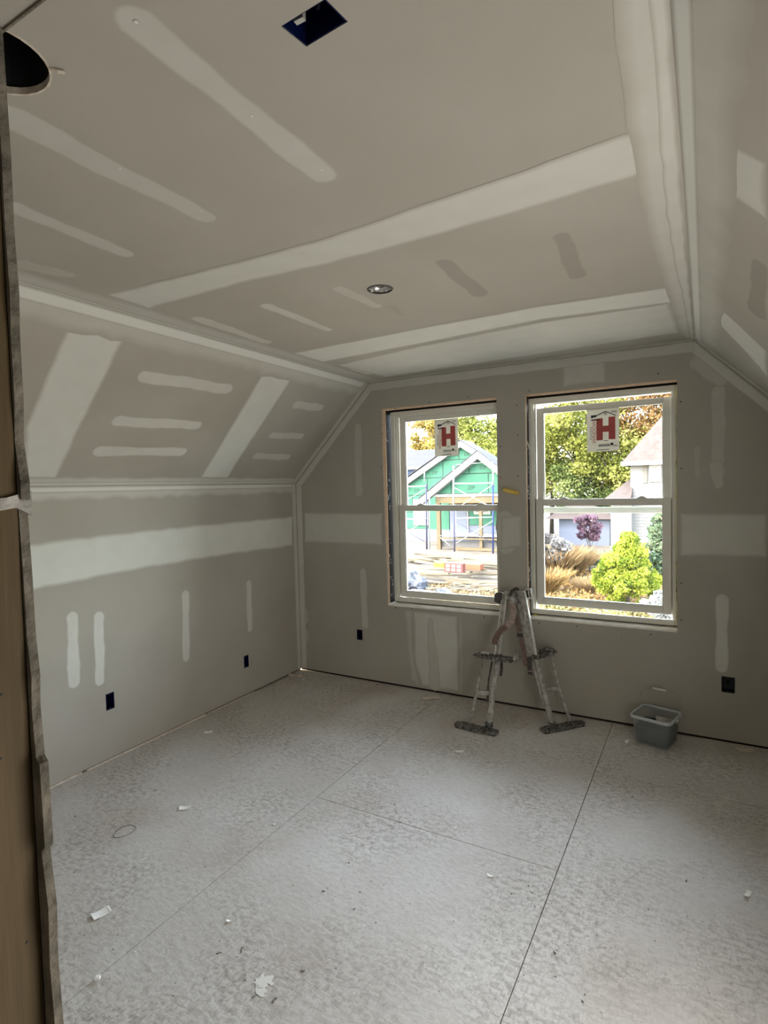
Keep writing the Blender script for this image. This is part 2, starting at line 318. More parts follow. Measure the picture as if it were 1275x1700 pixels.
# ------------------------------------------------------------------ joint compound: thin raised patches, feathered at the rim
DK = {}
def patch_mesh(pl, ring_o, ring_i, shade, parent, m):
    no = len(ring_o); DK[pl] = DK.get(pl, 0.0001) + 0.00005; vs = [PM(pl, u, v, DK[pl]) for u, v in ring_o] + [PM(pl, u, v, DK[pl] + 0.00003) for u, v in ring_i]
    fs = [[i, (i+1) % no, (i+1) % no + no, i + no] for i in range(no)]
    tr = tessellate_polygon([[Vector((p[0], p[1], 0)) for p in ring_i]]); fs += [[i + no for i in t] for t in tr]
    me = bpy.data.meshes.new('compound_patch'); me.from_pydata(vs, [], fs)
    a = me.attributes.new('feather', 'FLOAT', 'POINT'); a.data.foreach_set('value', [0.0] * no + [shade] * no)
    bm = bmesh.new(); bm.from_mesh(me); bmesh.ops.recalc_face_normals(bm, faces=bm.faces)
    nrm = Vector(PM(pl, 0, 0, 1)) - Vector(PM(pl, 0, 0, 0))
    if sum((f.normal.dot(nrm)) * f.calc_area() for f in bm.faces) < 0: bmesh.ops.reverse_faces(bm, faces=bm.faces)
    bm.to_mesh(me); bm.free()
    return link('compound_patch', me, m, parent)
def capsule(c, parent, m='mud', fe=0.010, square=False):
    pl, u0, v0, u1, v1, w0, w1, sh = c; L_ = math.hypot(u1 - u0, v1 - v0); tu, tv = (u1 - u0) / L_, (v1 - v0) / L_; nu, nv = -tv, tu
    N_ = max(8, int(L_ / 0.045)); ph = random.uniform(0, 9)
    def ring(off):
        A = []; B = []
        for i in range(N_ + 1):
            t = i / N_; w = w0 + (w1 - w0) * t; wob = 1 + 0.11 * math.sin(ph + t * 9) + 0.06 * math.sin(ph * 3 + t * 23)
            wob2 = 1 + 0.11 * math.sin(ph * 2 + t * 8) + 0.06 * math.sin(ph + t * 27); cx, cy = u0 + tu * L_ * t, v0 + tv * L_ * t
            A.append((cx + nu * (w * wob + off), cy + nv * (w * wob + off))); B.append((cx - nu * (w * wob2 + off), cy - nv * (w * wob2 + off)))
        E0 = []; E1 = []
        if not square:
            for k in range(1, 6):
                a = math.pi * k / 6; r = w1 + off; E1.append((u1 + nu * r * math.cos(a) + tu * r * math.sin(a), v1 + nv * r * math.cos(a) + tv * r * math.sin(a)))
                r = w0 + off; E0.append((u0 - nu * r * math.cos(a) - tu * r * math.sin(a), v0 - nv * r * math.cos(a) - tv * r * math.sin(a)))
        return A + E1 + B[::-1] + E0
    fe = min(fe, min(w0, w1) * 0.7)
    return patch_mesh(pl, ring(fe * 0.5), ring(-fe * 0.5), sh, parent, m)
def polypatch(c, parent, m='mud', fe=0.024, wob=0.004):
    pl, sh, P = c; out = []
    for i in range(len(P)):
        a, b = P[i], P[(i + 1) % len(P)]; d = math.hypot(b[0] - a[0], b[1] - a[1]); k = max(1, int(d / 0.07)); nx, ny = -(b[1] - a[1]) / max(d, 1e-6), (b[0] - a[0]) / max(d, 1e-6)
        for j in range(k):
            t = j / k; w = 0 if j == 0 else random.uniform(-wob, wob); out.append((a[0] + (b[0] - a[0]) * t + nx * w, a[1] + (b[1] - a[1]) * t + ny * w))
    area = sum(out[i][0] * out[(i+1) % len(out)][1] - out[(i+1) % len(out)][0] * out[i][1] for i in range(len(out)))
    s = 1 if area > 0 else -1; inn = []; n = len(out)
    for i in range(n):
        a, p, b = out[i-1], out[i], out[(i+1) % n]; d1 = Vector((p[0]-a[0], p[1]-a[1])).normalized(); d2 = Vector((b[0]-p[0], b[1]-p[1])).normalized()
        nn = Vector((-(d1.y + d2.y), d1.x + d2.x))
        if nn.length < 1e-5: nn = Vector((-d1.y, d1.x))
        nn.normalize(); inn.append((p[0] + nn.x * fe * s, p[1] + nn.y * fe * s))
    return patch_mesh(pl, out, inn, sh, parent, m)
PAR = {'C': ce, 'L': wl, 'G': wg, 'SL': sll, 'SR': srr}
for c in (('C',2.246,-3.252,2.236,-2.675,0.033,0.037,0.450), ('C',1.789,-3.222,1.798,-2.674,0.048,0.033,0.420), ('C',1.383,-3.013,1.365,-2.637,0.034,0.032,0.420), ('C',0.977,-2.763,1.014,-2.634,0.045,0.033,0.200),
          ('C',1.391,-1.923,1.393,-1.453,0.031,0.025,0.550), ('C',0.989,-1.950,0.960,-1.439,0.041,0.031,0.500), ('C',0.992,-0.670,0.969,-0.329,0.040,0.032,0.600), ('C',1.787,-1.924,1.803,-1.645,0.031,0.024,0.300),
          ('SL',-1.941,0.791,-1.355,0.809,0.037,0.035,0.620), ('SL',-1.955,0.485,-1.419,0.512,0.035,0.033,0.620), ('SL',-1.972,0.266,-1.406,0.292,0.033,0.031,0.620),
          ('SL',-0.661,0.786,-0.376,0.797,0.034,0.030,0.550), ('SL',-0.693,0.491,-0.367,0.513,0.029,0.028,0.550), ('SL',-0.717,0.288,-0.347,0.292,0.029,0.028,0.550),
          ('L',-2.056,0.912,-2.065,0.541,0.030,0.035,0.750), ('L',-1.896,0.878,-1.908,0.498,0.031,0.029,0.750), ('L',-1.250,0.895,-1.267,0.461,0.029,0.029,0.720), ('L',-0.627,0.869,-0.631,0.516,0.027,0.027,0.650),
          ('G',0.657,2.091,0.652,1.561,0.032,0.032,0.320), ('G',0.672,0.905,0.676,0.464,0.029,0.029,0.450), ('G',3.193,2.122,3.191,1.711,0.034,0.031,0.300), ('G',3.181,1.676,3.194,1.567,0.037,0.022,0.360), ('G',3.080,1.789,3.083,1.617,0.014,0.013,0.200), ('G',3.214,0.876,3.212,0.459,0.031,0.031,0.750),
          ('G',3.083,2.307,3.202,2.185,0.042,0.032,0.320), ('G',0.064,0.526,0.061,0.445,0.026,0.026,0.400), ('G',0.063,0.338,0.061,0.284,0.026,0.026,0.400), ('G',1.876,1.351,1.882,1.165,0.058,0.062,0.350),
          ('C',2.278,-0.768,2.274,-0.410,0.034,0.033,0.900)):
    capsule(c, PAR[c[0]])
for c in (('C',2.270,-1.945,2.264,-1.534,0.032,0.038,0.850), ('C',2.699,-1.937,2.671,-1.521,0.027,0.035,0.750), ('C',1.856,-1.609,1.842,-1.463,0.021,0.013,0.300), ('SR',-1.887,0.825,-1.398,0.792,0.027,0.038,0.800)):
    capsule(c, PAR[c[0]], 'wetmud')
J1A = (2.049,-2.36); J1B = (1.926,-2.183)
# tape joints across the flat ceiling and both slopes
for c in (('C',0.64,[(0.93,-2.192),(1.495,-2.202),(1.917,-2.169),(2.288,-2.174),(2.697,-2.191),(3.002,-2.219),(3.009,-2.42),(2.952,-2.437),(2.617,-2.4),(2.047,-2.357),(1.574,-2.372),(0.936,-2.411)]),
          ('C',0.85,[(0.864,-0.833),(1.676,-0.901),(2.399,-0.987),(3.023,-0.907),(3.018,-1.159),(2.455,-1.216),(1.82,-1.2),(0.918,-1.149)]),
          ('C',0.62,[(0.945,-0.703),(1.651,-0.85),(2.388,-0.943),(2.978,-0.906),(2.996,-0.27),(2.126,-0.204),(1.002,-0.134)]),  # skim coat by the gable; its pale tone also paints bounced light
          ('SL',0.80,[(-2.434,1.016),(-2.15,1.031),(-2.132,0.056),(-2.299,0.056),(-2.413,0.392)]), ('SL',0.88,[(-1.164,1.005),(-0.874,1.005),(-0.856,0.054),(-1.122,0.055)]),
          ('SR',0.62,[(-2.453,1.039),(-2.472,0.865),(-2.211,0.835),(-2.225,1.034)]), ('SR',0.8,[(-1.179,1.044),(-0.966,0.692),(-0.512,0.64),(-0.917,1.031)]),
          ('L',0.92,[(-2.29,1.351),(-1.728,1.365),(-0.995,1.37),(-0.054,1.373),(-0.067,1.106),(-1.008,1.121),(-1.741,1.114),(-2.278,1.096)]),
          ('G',0.62,[(0.084,1.397),(0.875,1.398),(0.867,1.13),(0.074,1.133)]), ('G',0.62,[(2.986,1.4),(3.441,1.397),(3.442,1.138),(2.985,1.13)]), ('G',0.45,[(1.845,1.368),(1.998,1.378),(1.995,1.156),(1.841,1.134)]),
          ('G',0.48,[(2.287,2.441),(2.564,2.427),(2.563,2.242),(2.289,2.244)]),
          ('G',0.60,[(1.125,0.624),(1.501,0.62),(1.506,0.4),(1.504,0.039),(1.185,0.036),(1.126,0.211)]), ('G',0.32,[(1.051,0.627),(1.12,0.624),(1.123,0.307),(1.164,0.033),(1.09,0.07),(1.06,0.348)]), ('G',0.28,[(1.51,0.616),(1.539,0.615),(1.542,0.266),(1.528,0.024),(1.504,0.034)])):
    polypatch(c, PAR[c[0]])
# streak left by the knife inside the patch under the left window
capsule(('G',1.270,0.561,1.299,0.063,0.016,0.047,0.360), wg)
def band(pl, u0, v0, u1, v1, sh, fe=0.02, wob=0.006, m='mud'):
    polypatch((pl, sh, [(u0, v0), (u1, v0), (u1, v1), (u0, v1)]), PAR[pl], m, fe, wob)
Y0, Y1 = -3.63, -0.004
# inside corners: wide feathered bands with a paler strip that paints the light streak in the crease
band('C', AX + 0.002, Y0, AX + 0.15, Y1, 0.40, 0.05); band('SL', Y0, SL_LEN - 0.15, Y1, SL_LEN - 0.002, 0.40, 0.05, 0.012)
polypatch(('C',0.46,[(3.007,-3.042),(2.984,-2.856),(2.972,-2.662),(2.961,-2.463),(2.958,-2.185),(2.958,-1.603),(2.972,-1.136),(2.994,-0.209),(3.065,-0.045),(3.061,-2.044),(3.067,-2.805),(3.067,-3.005)]), ce, 'mud', 0.035, 0.004)
polypatch(('C',0.55,[(3.047,-3.018),(3.036,-2.824),(3.032,-2.563),(3.019,-2.147),(3.015,-1.688),(3.035,-0.899),(3.041,-0.112),(3.068,-0.026),(3.062,-2.043),(3.067,-2.805),(3.067,-3.005)]), ce, 'mud', 0.010, 0.003); band('SR', Y0, SL_LEN - 0.17, Y1, SL_LEN - 0.002, 0.38, 0.06, 0.01)  # the narrow second strip paints the light streak on the ceiling side
band('SL', Y0, 0.002, Y1, 0.07, 0.55, 0.02); band('L', Y0, 1.565, Y1, HKN - 0.002, 0.55, 0.03, 0.01)
def crease(pl, a, b, sh=1.0):  # strip of lighter compound colour standing in for light along the corner
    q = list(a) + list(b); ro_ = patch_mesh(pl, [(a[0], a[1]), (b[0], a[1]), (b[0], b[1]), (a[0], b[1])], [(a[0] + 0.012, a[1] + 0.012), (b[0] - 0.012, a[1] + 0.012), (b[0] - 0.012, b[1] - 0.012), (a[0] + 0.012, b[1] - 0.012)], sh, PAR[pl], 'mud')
    nrm = Vector(PM(pl, 0, 0, 1)) - Vector(PM(pl, 0, 0, 0))
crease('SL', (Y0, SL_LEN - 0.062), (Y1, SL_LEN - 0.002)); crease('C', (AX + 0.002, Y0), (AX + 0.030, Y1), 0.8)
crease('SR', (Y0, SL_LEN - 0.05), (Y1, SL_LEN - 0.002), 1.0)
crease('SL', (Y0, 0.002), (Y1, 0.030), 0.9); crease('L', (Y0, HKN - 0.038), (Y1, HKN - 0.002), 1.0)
# gable corner tape
w_ = 0.055
band('G', 0.003, 0.014, w_ + 0.01, HKN, 0.62, 0.008, 0.002); band('L', -w_, 0.014, -0.003, HKN - 0.01, 0.62, 0.008, 0.002)
ku = AX / SL_LEN; kv = (HC - HKN) / SL_LEN
for s in (0, 1):
    P = [(0.003, HKN - 0.01), (AX + 0.004, HC - 0.003), (AX + 0.018, HC - 0.07), (0.062, HKN - 0.028)]
    if s: P = [(WX - a, b) for a, b in P]
    polypatch(('G', 0.62, P), wg, 'mud', 0.008, 0.002)
band('G', AX + 0.005, HC - 0.068, BX - 0.005, HC - 0.003, 0.55, 0.008, 0.003); band('C', AX + 0.01, -0.06, BX - 0.01, -0.003, 0.55, 0.01, 0.003)
band('SL', -0.06, 0.01, -0.003, SL_LEN - 0.01, 0.55, 0.01, 0.003); band('SR', -0.10, 0.01, -0.003, SL_LEN - 0.01, 0.85, 0.03, 0.006)
# dimples over screw heads in the stripes
for pl, u, v in (('C', *(2.246,-3.25)), ('C', *(2.243,-2.953)), ('C', *(2.249,-2.694)), ('C', *(1.815,-2.973)), ('C', *(1.819,-2.706)), ('SL', *(-1.919,0.792)), ('SL', *(-1.657,0.813)), ('SL', *(-1.361,0.803)),
                 ('SL', *(-1.944,0.495)), ('SL', *(-1.7,0.501)), ('SL', *(-1.436,0.501)), ('L', *(-2.072,0.819)), ('L', *(-2.061,0.553)), ('L', *(-1.899,0.828)), ('L', *(-1.907,0.516)), ('L', *(-1.25,0.799)), ('L', *(-1.266,0.482)), ('G', *(3.211,0.828)), ('G', *(3.211,0.63)), ('G', *(3.209,0.474)), ('G', *(3.184,2.106))):
    r = 0.006; me = patch_mesh(pl, circ(u, v, r, 10), circ(u, v, r * 0.5, 10), 1.0, PAR[pl], 'mud'); me.name = 'screw_dimple'
    nrm = Vector(PM(pl, 0, 0, 1)) - Vector(PM(pl, 0, 0, 0))
# black drywall screws left round the window openings
for p in ((1.007,2.216), (1.304,2.236), (1.618,2.245), (1.975,2.152), (2.065,2.243), (2.87,2.267), (1.98,1.945), (2.993,2.081), (2.996,1.672), (1.853,1.872), (1.976,1.658), (1.849,1.654), (2.995,0.961), (2.995,0.73), (2.821,0.62), (2.364,0.625), (2.111,0.625), (1.115,0.638), (1.71,0.63), (0.97,0.635), (0.882,2.027), (0.869,1.764)):
    MB().tube([(p[0], -0.0018, p[1]), (p[0], 0.001, p[1])], 0.0042, 10).build('screw', 'screw', wg)
# light board edge and dusty strip along the left wall
for ya, yb, wz in ((-3.55, -2.75, 0.006), (-2.68, -2.05, 0.012), (-2.02, -1.12, 0.011), (-1.10, -0.62, 0.006)):
    MB().bar((0.005, ya, wz/2), (0.005, yb, wz/2), 0.008, wz).build('board_edge', 'gypsum', wl)
MB().bar((0.002, -3.6, 0.006), (0.002, -0.02, 0.006), 0.004, 0.011).build('bottom_gap', 'crumb', wl)
MB().box(0.0, WX, 0.006, 0.0132, 0, 0.0155).build('bottom_plate', 'black', wg)

# ------------------------------------------------------------------ electrical boxes
def elbox(name, pl, r, m, label, depth=0.06, mm=0.003, extra=None):
    (u0, v0), (u1, v1) = r[0], r[2]; t = empty(name, PM(pl, (u0+u1)/2, (v0+v1)/2, 0), label=label, cat='outlet box'); b = MB()
    def bx(a0, b0, a1, b1, d0, d1, mb):
        vs = [Vector(PM(pl, a, bb, d)) - t.location for d in (d0, d1) for a, bb in ((a0, b0), (a1, b0), (a1, b1), (a0, b1))]
        mb.add(vs, [[0,3,2,1],[4,5,6,7],[0,1,5,4],[1,2,6,5],[2,3,7,6],[3,0,4,7]])
    e = 0.0005
    bx(u0+e, v0+e, u0 + mm, v1-e, -depth, -0.001, b); bx(u1 - mm, v0+e, u1-e, v1-e, -depth, -0.001, b); bx(u0+mm, v0+e, u1-mm, v0 + mm, -depth, -0.001, b); bx(u0+mm, v1 - mm, u1-mm, v1-e, -depth, -0.001, b); bx(u0+e, v0+e, u1-e, v1-e, -depth - 0.003, -depth, b)
    b.build('box_shell', m, t)
    for vv in (v0 + mm, v1 - mm - 0.008): e2 = MB(); bx((u0+u1)/2 - 0.007, vv, (u0+u1)/2 + 0.007, vv + 0.008, -0.014, -0.003, e2); e2.build('screw_lug', m, t)
    w = MB(); c = Vector(PM(pl, (u0+u1)/2, (v0+v1)/2, -depth)) - t.location; nrm = Vector(PM(pl, 0, 0, 1)) - Vector(PM(pl, 0, 0, 0))
    w.tube([c + Vector((0.006*math.sin(k), 0.004*math.cos(k*1.3), 0.008*math.cos(k))) + nrm * (0.004 * k) for k in range(9)], 0.003, 6); w.build('cable', 'black', t)
    return t
elbox('outlet_box', 'L', h1, 'bluebox', 'blue outlet box on the left wall, nearer the camera under two compound stripes')
elbox('outlet_box', 'L', h2, 'bluebox', 'small blue outlet box on the left wall near the far corner')
elbox('outlet_box', 'G', h3, 'bluebox', 'blue outlet box on the gable wall between the corner and the left window')
elbox('outlet_box', 'G', h4, 'greybox', 'black outlet box on the gable wall at right above the bucket')
# ceiling box, skewed rectangle
cb = empty('ceiling_box', (2.51, -3.08, HC), label='open blue electrical box cut into the ceiling near the top edge', cat='electrical box')
def cbw(inset, z0, z1, mb):
    cx = sum(p[0] for p in BOXH) / 4; cy = sum(p[1] for p in BOXH) / 4
    O = [(cx + (p[0]-cx) * 0.985, cy + (p[1]-cy) * 0.985) for p in BOXH]; I = [(cx + (p[0]-cx) * inset, cy + (p[1]-cy) * inset) for p in BOXH]
    vs = [(x - 2.51, y + 3.08, z - HC) for z in (z0, z1) for x, y in O + I]
    for i in range(4): j = (i+1) % 4; mb.add(vs, [[i, j, j+4, i+4], [i+8, i+12, j+12, j+8], [i, i+8, j+8, j], [i+4, j+4, j+12, i+12]])
m1 = MB(); cbw(0.93, HC + 0.001, HC + 0.07, m1); m1.build('box_shell', 'bluebox', cb)
MB().box(-0.075, 0.075, -0.055, 0.055, 0.07, 0.073).build('box_back', 'bluebox', cb)
MB().box(-0.036, -0.016, -0.014, -0.004, 0.012, 0.03).build('clamp_tab', 'metal', cb); MB().tube([(0, 0, 0.068), (0.01, 0.005, 0.05), (0.0, 0.01, 0.035)], 0.004, 6).build('cable', 'black', cb)
# round duct hole
du = empty('duct_opening', (*DUCT, HC), label='large round black hole cut in the ceiling beside the door jamb', cat='ceiling hole')
b = MB(); n = 32; vs = [(0.0995*math.cos(2*math.pi*i/n), 0.0995*math.sin(2*math.pi*i/n), z) for z in (0.0, 0.22) for i in range(n)]; b.add(vs, [[i, (i+1) % n, (i+1) % n + n, i + n] for i in range(n)] + [[i + n for i in range(n)]]); b.build('duct_liner', 'black', du)
rg = MB(); vs = [(r*math.cos(2*math.pi*i/n), r*math.sin(2*math.pi*i/n), z) for r, z in ((0.1, -0.001), (0.1, 0.013), (0.0955, 0.013), (0.0955, -0.001)) for i in range(n)]
rg.add(vs, [[k*n + i, k*n + (i+1) % n, ((k+1) % 4)*n + (i+1) % n, ((k+1) % 4)*n + i] for k in range(4) for i in range(n)]); rg.build('cut_edge', 'gypsum', du)
MB().tube([(0.07, 0.068, -0.001), (0.083, 0.078, -0.006), (0.088, 0.088, -0.003)], 0.0035, 6).build('torn_paper', 'gypsum', du)
# recessed can light
ct = empty('recessed_light', (*CAN, HC), label='round recessed can light in the ceiling with a bare silvery reflector', cat='ceiling light')
def lathe(prof_, n=32):
    b = MB(); vs = [(r*math.cos(2*math.pi*i/n), r*math.sin(2*math.pi*i/n), z) for r, z in prof_ for i in range(n)]
    b.add(vs, [[k*n + i, k*n + (i+1) % n, (k+1)*n + (i+1) % n, (k+1)*n + i] for k in range(len(prof_)-1) for i in range(n)]); return b
lathe([(0.0555, 0.0), (0.0555, 0.12), (0.0005, 0.12)]).build('can_housing', 'black', ct, True)
lathe([(0.049, -0.004), (0.050, 0.004), (0.043, 0.022), (0.028, 0.034), (0.0005, 0.038)]).build('reflector', 'reflector', ct, True)
lathe([(0.0555, 0.001), (0.0525, -0.003), (0.049, -0.004), (0.050, 0.004), (0.0555, 0.001)]).build('rim', 'darkmetal', ct, True)
lathe([(0.016, 0.010), (0.019, 0.022), (0.012, 0.034), (0.0005, 0.036)]).build('lamp_socket', 'metal', ct, True)
MB().box(-0.044, -0.036, -0.004, 0.004, -0.004, 0.006).build('clip', 'metalhi', ct)

# ------------------------------------------------------------------ windows
def frame_boxes(b, x0, x1, z0, z1, w, y0, y1, wb=None, wt=None):
    wb = wb or w; wt = wt or w
    b.box(x0, x0 + w, y0, y1, z0, z1); b.box(x1 - w, x1, y0, y1, z0, z1); b.box(x0 + w, x1 - w, y0, y1, z0, z0 + wb); b.box(x0 + w, x1 - w, y0, y1, z1 - wt, z1)
def make_window(nm, x0, x1, up, lo, opening, cam_lock):
    z0, z1 = 0.672, 2.198; w = empty(nm, (0, 0, 0), kind='structure')
    b = MB(); frame_boxes(b, x0, x1, z0, z1, 0.030, 0.070, 0.165, 0.010, 0.030); b.box(x0 + 0.03, x1 - 0.03, 0.070, 0.085, z0 + 0.010, z0 + 0.036); b.build('window_frame', 'vinyl', w, bevel=0.002)
    b = MB(); frame_boxes(b, x0 + 0.030, x1 - 0.030, z0 + 0.010, z1 - 0.030, 0.012, 0.086, 0.160, 0.003, 0.008)
    for x in (x0 + 0.042, x1 - 0.050): b.box(x, x + 0.008, 0.112, 0.122, z0 + 0.02, z1 - 0.034)
    b.build('jamb_track', 'vinyl', w, bevel=0.001)
    for nm2, (a, c), y, rails in (('upper_sash', up, 0.124, (0.034, 0.034)), ('lower_sash', lo, 0.086, (0.048, 0.040))):
        sx0, sx1 = x0 + 0.050, x1 - 0.050
        s = MB(); frame_boxes(s, sx0, sx1, a, c, 0.046, y, y + 0.034, rails[0], rails[1])
        frame_boxes(s, sx0 + 0.046, sx1 - 0.046, a + rails[0], c - rails[1], 0.006, y + 0.006, y + 0.028)
        so_ = s.build(nm2, 'vinyl', w, bevel=0.0025)
        MB().box(sx0 + 0.05, sx1 - 0.05, y + 0.015, y + 0.018, a + rails[0], c - rails[1]).build('glass_pane', 'glass', so_)
        for fx in (0.22, 0.80):
            xx = sx0 + (sx1 - sx0) * fx
            if nm2 == 'lower_sash':
                MB().box(xx - 0.030, xx + 0.030, y + 0.004, y + 0.026, c, c + 0.006).box(xx - 0.015, xx + 0.018, y + 0.002, y + 0.022, c + 0.006, c + 0.013).build('sash_lock', 'vinyl', so_, bevel=0.003)
            else: MB().box(xx - 0.022, xx + 0.022, y + 0.006, y + 0.024, a + rails[0], a + rails[0] + 0.008).build('sash_keeper', 'vinyl', so_, bevel=0.003)
    ox0, ox1 = opening
    MB().box(ox0 + 0.001, ox1 - 0.001, 0.0137, 0.165, 0.655, 0.663).box(ox0 + 0.002, ox1 - 0.002, -0.002, 0.0135, 0.6485, 0.6605).build('window_sill', 'sillwood', w)
    return w
w1 = make_window('window_1', 0.925, 1.885, (1.408, 2.160), (0.709, 1.452), (0.902, 1.828), 0)
w2 = make_window('window_2', 2.027, 2.985, (1.390, 2.134), (0.738, 1.489), (2.033, 2.973), 0)
# reveals: pine strip, black flashing membrane with compound flecks, shims
def reveal(x, par, wood, x2):
    MB().box(x, x + 0.004, 0.0137, wood, 0.663, 2.222).build('stud_face', 'reveal', par)
    MB().box(x, x + 0.005, wood, 0.165, 0.663, 2.222).build('flashing_membrane', 'membrane', par)
    f = MB()
    for k in range(34):
        z = random.choice((random.uniform(0.7, 2.1), random.gauss(1.55, 0.06), random.gauss(0.98, 0.05))); y = random.uniform(wood, 0.07); r = random.uniform(0.0015, 0.005)
        f.box(x + 0.005, x + 0.0058, y - r, y + r, z - r * random.uniform(1, 3), z + r * 1.6)
    fo = f.build('compound_fleck', 'fleck', par); fo['kind'] = 'stuff'
reveal(0.902, w1, 0.026, 0.925); reveal(2.0335, w2, 0.020, 2.027)
for par, x0, x1 in ((w1, 0.903, 1.83), (w2, 2.03, 2.975)):
    MB().box(x0, x1, 0.0137, 0.060, 2.212, 2.226).build('header_board', 'reveal', par)
    MB().box(x0, x1, 0.100, 0.16, 2.197, 2.2265).build('head_gap', 'membrane', par)
    MB().box(x0, x1, 0.100, 0.16, 0.662, 0.673).build('sill_gap', 'membrane', par)
fb = MB(); fb.tube([(2.972 + random.uniform(-0.003, 0.002), 0.055, z) for z in np.linspace(0.70, 2.17, 46)], 0.006, 7, [random.uniform(0.003, 0.009) for _ in range(46)]); fb.build('foam_bead', 'foam', w2, True)
for z in ((2.123,0.04,0.712)[2],): MB().box(2.06, 2.09, 0.03, 0.06, 0.663, 0.670).build('shim', 'foam', w2)
# cables hanging in the reveal of the right window
cbs = tag(MB().tube([(2.016,0.02,2.154), (2.016,0.02,2.037), (2.022,0.02,1.961), (2.033,0.022,1.91), (2.052,0.03,1.859), (2.065,0.04,1.825)], 0.0035, 7).build('cable_strand', 'whitecable', None, True), 'thin pale cable strands hanging in the left reveal of the right window', 'cable')
MB().tube([(2.027,0.015,1.918), (2.042,0.02,1.875), (2.057,0.025,1.833), (2.068,0.03,1.82)], 0.0022, 6).build('cable_strand', 'fleck', cbs, True)
# stickers on the two upper panes
def text_mesh(body, size, parent, m, loc, rz, name='print_text'):
    cu = bpy.data.curves.new('t', 'FONT'); cu.body = body; cu.size = size; cu.extrude = 0.00008; cu.align_x = 'CENTER'; cu.align_y = 'CENTER'
    o = bpy.data.objects.new('t', cu); COL.objects.link(o); dg = bpy.context.evaluated_depsgraph_get(); me = bpy.data.meshes.new_from_object(o.evaluated_get(dg)); bpy.data.objects.remove(o)
    me.materials.clear(); r = link(name, me, m, parent); r.location = loc; r.rotation_euler = (math.radians(90), rz, 0); return r
def sticker(xa, za, xb, zb, lab):
    wd_, ht = xb - xa, za - zb; y = 0.1372; s = empty('window_sticker', (xa, y, zb), label=lab, cat='sticker')
    MB().box(0, wd_, 0, 0.0008, 0, ht).build('sticker_sheet', 'sheet', s)
    def bx(u0, v0, u1, v1, m, name, d=0.0003):      # fractions, v from the top
        MB().box(u0*wd_, u1*wd_, -d, 0, ht*(1-v1), ht*(1-v0)).build(name, m, s)
    hb = MB()
    for a in ((0.30, 0.22, 0.50, 0.735), (0.68, 0.20, 0.885, 0.725)): hb.box(a[0]*wd_, a[1+1]*wd_, -0.0004, 0, ht*(1-a[3]), ht*(1-a[1]))
    hb.box(0.50*wd_, 0.68*wd_, -0.0004, 0, ht*(1-0.545), ht*(1-0.40)); hb.build('letter_h', 'red', s)
    ch = MB()
    for a, c, w in (((0.14, 0.20), (0.585, 0.065), 0.022), ((0.585, 0.065), (0.90, 0.175), 0.018)):
        d = Vector(((c[0]-a[0])*wd_, 0, -(c[1]-a[1])*ht)); n_ = Vector((-d.z, 0, d.x)).normalized() * w * ht * 0.5; p = Vector((a[0]*wd_, 0, ht*(1-a[1]))); q_ = p + d
        vs = [p + n_, p - n_, q_ - n_, q_ + n_]; vs = [v + Vector((0, -0.0005, 0)) for v in vs] + [v for v in vs]; ch.add(vs, [[0,1,2,3],[7,6,5,4],[0,4,5,1],[1,5,6,2],[2,6,7,3],[3,7,4,0]])
    ch.box(0.13*wd_, 0.30*wd_, -0.0006, 0, ht*(1-0.185), ht*(1-0.135)); ch.box(0.13*wd_, 0.40*wd_, -0.0006, 0, ht*(1-0.262), ht*(1-0.236)); ch.build('roof_mark', 'ink', s)
    bx(0.54, 0.085, 0.64, 0.15, 'inkgrey', 'print_block'); bx(0.76, 0.06, 0.93, 0.10, 'inkgrey', 'print_block')
    bx(0.36, 0.83, 0.72, 0.89, 'inkgrey', 'print_block'); bx(0.74, 0.81, 0.82, 0.865, 'ink', 'print_block'); bx(0.82, 0.86, 0.94, 0.89, 'inkgrey', 'print_block'); bx(0.52, 0.745, 0.66, 0.757, 'ink', 'print_line'); bx(0.31, 0.955, 0.70, 0.968, 'ink', 'print_line')
    text_mesh('WINDOWS', ht*0.115, s, 'inkred', (0.235*wd_, -0.0004, ht*0.49), math.radians(-90))
    tk = MB()
    for k in range(7): v = 0.42 + 0.045*k; tk.box(0.09*wd_, 0.16*wd_, -0.0004, 0, ht*(1-v-0.012), ht*(1-v))
    tk.build('print_mark', 'ink', s)
_a = (1.279,0.137,2.118); _b = (1.475,0.137,1.831); sticker(_a[0], _a[2], _b[0], _b[2], 'sticker with a red letter H on the left window, in front of the green gable')
_a = (2.419,0.137,2.094); _b = (2.624,0.137,1.808); sticker(_a[0], _a[2], _b[0], _b[2], 'sticker with a red letter H on the right window, in front of the trees')

# ------------------------------------------------------------------ cable stub between the windows
ca, cb_ = Vector((1.877,-0.035,1.567)), Vector((1.978,0.004,1.537))
cs = empty('cable_stub', cb_, label='short yellow cable stub poking out of the wall between the two windows', cat='cable')
MB().tube([cb_ - cb_, (ca - cb_) * 0.5 + Vector((0, -0.004, -0.003)), ca - cb_], 0.0125, 10, [0.0145, 0.0175, 0.0155], 0.95).build('jacket', 'yellow', cs, True)
MB().tube([(ca - cb_) * 0.99, (ca - cb_) * 1.012 + Vector((-0.002, 0, 0))], 0.011, 8).build('cut_end', 'darkmetal', cs)
MB().tube([(ca - cb_) + Vector((0.004, -0.001, 0.007)), (ca - cb_) * 1.03 + Vector((-0.002, -0.001, 0.004))], 0.004, 6).build('torn_sheath', 'fleck', cs)
tag(MB().tube([(2.435,-0.006,0.609), (2.474,-0.01,0.602), (2.52,-0.01,0.615), (2.542,-0.006,0.632)], 0.0011, 5).build('loose_wire', 'whitecable', None, True), 'thin loose wire loop under the sill of the right window', 'wire')
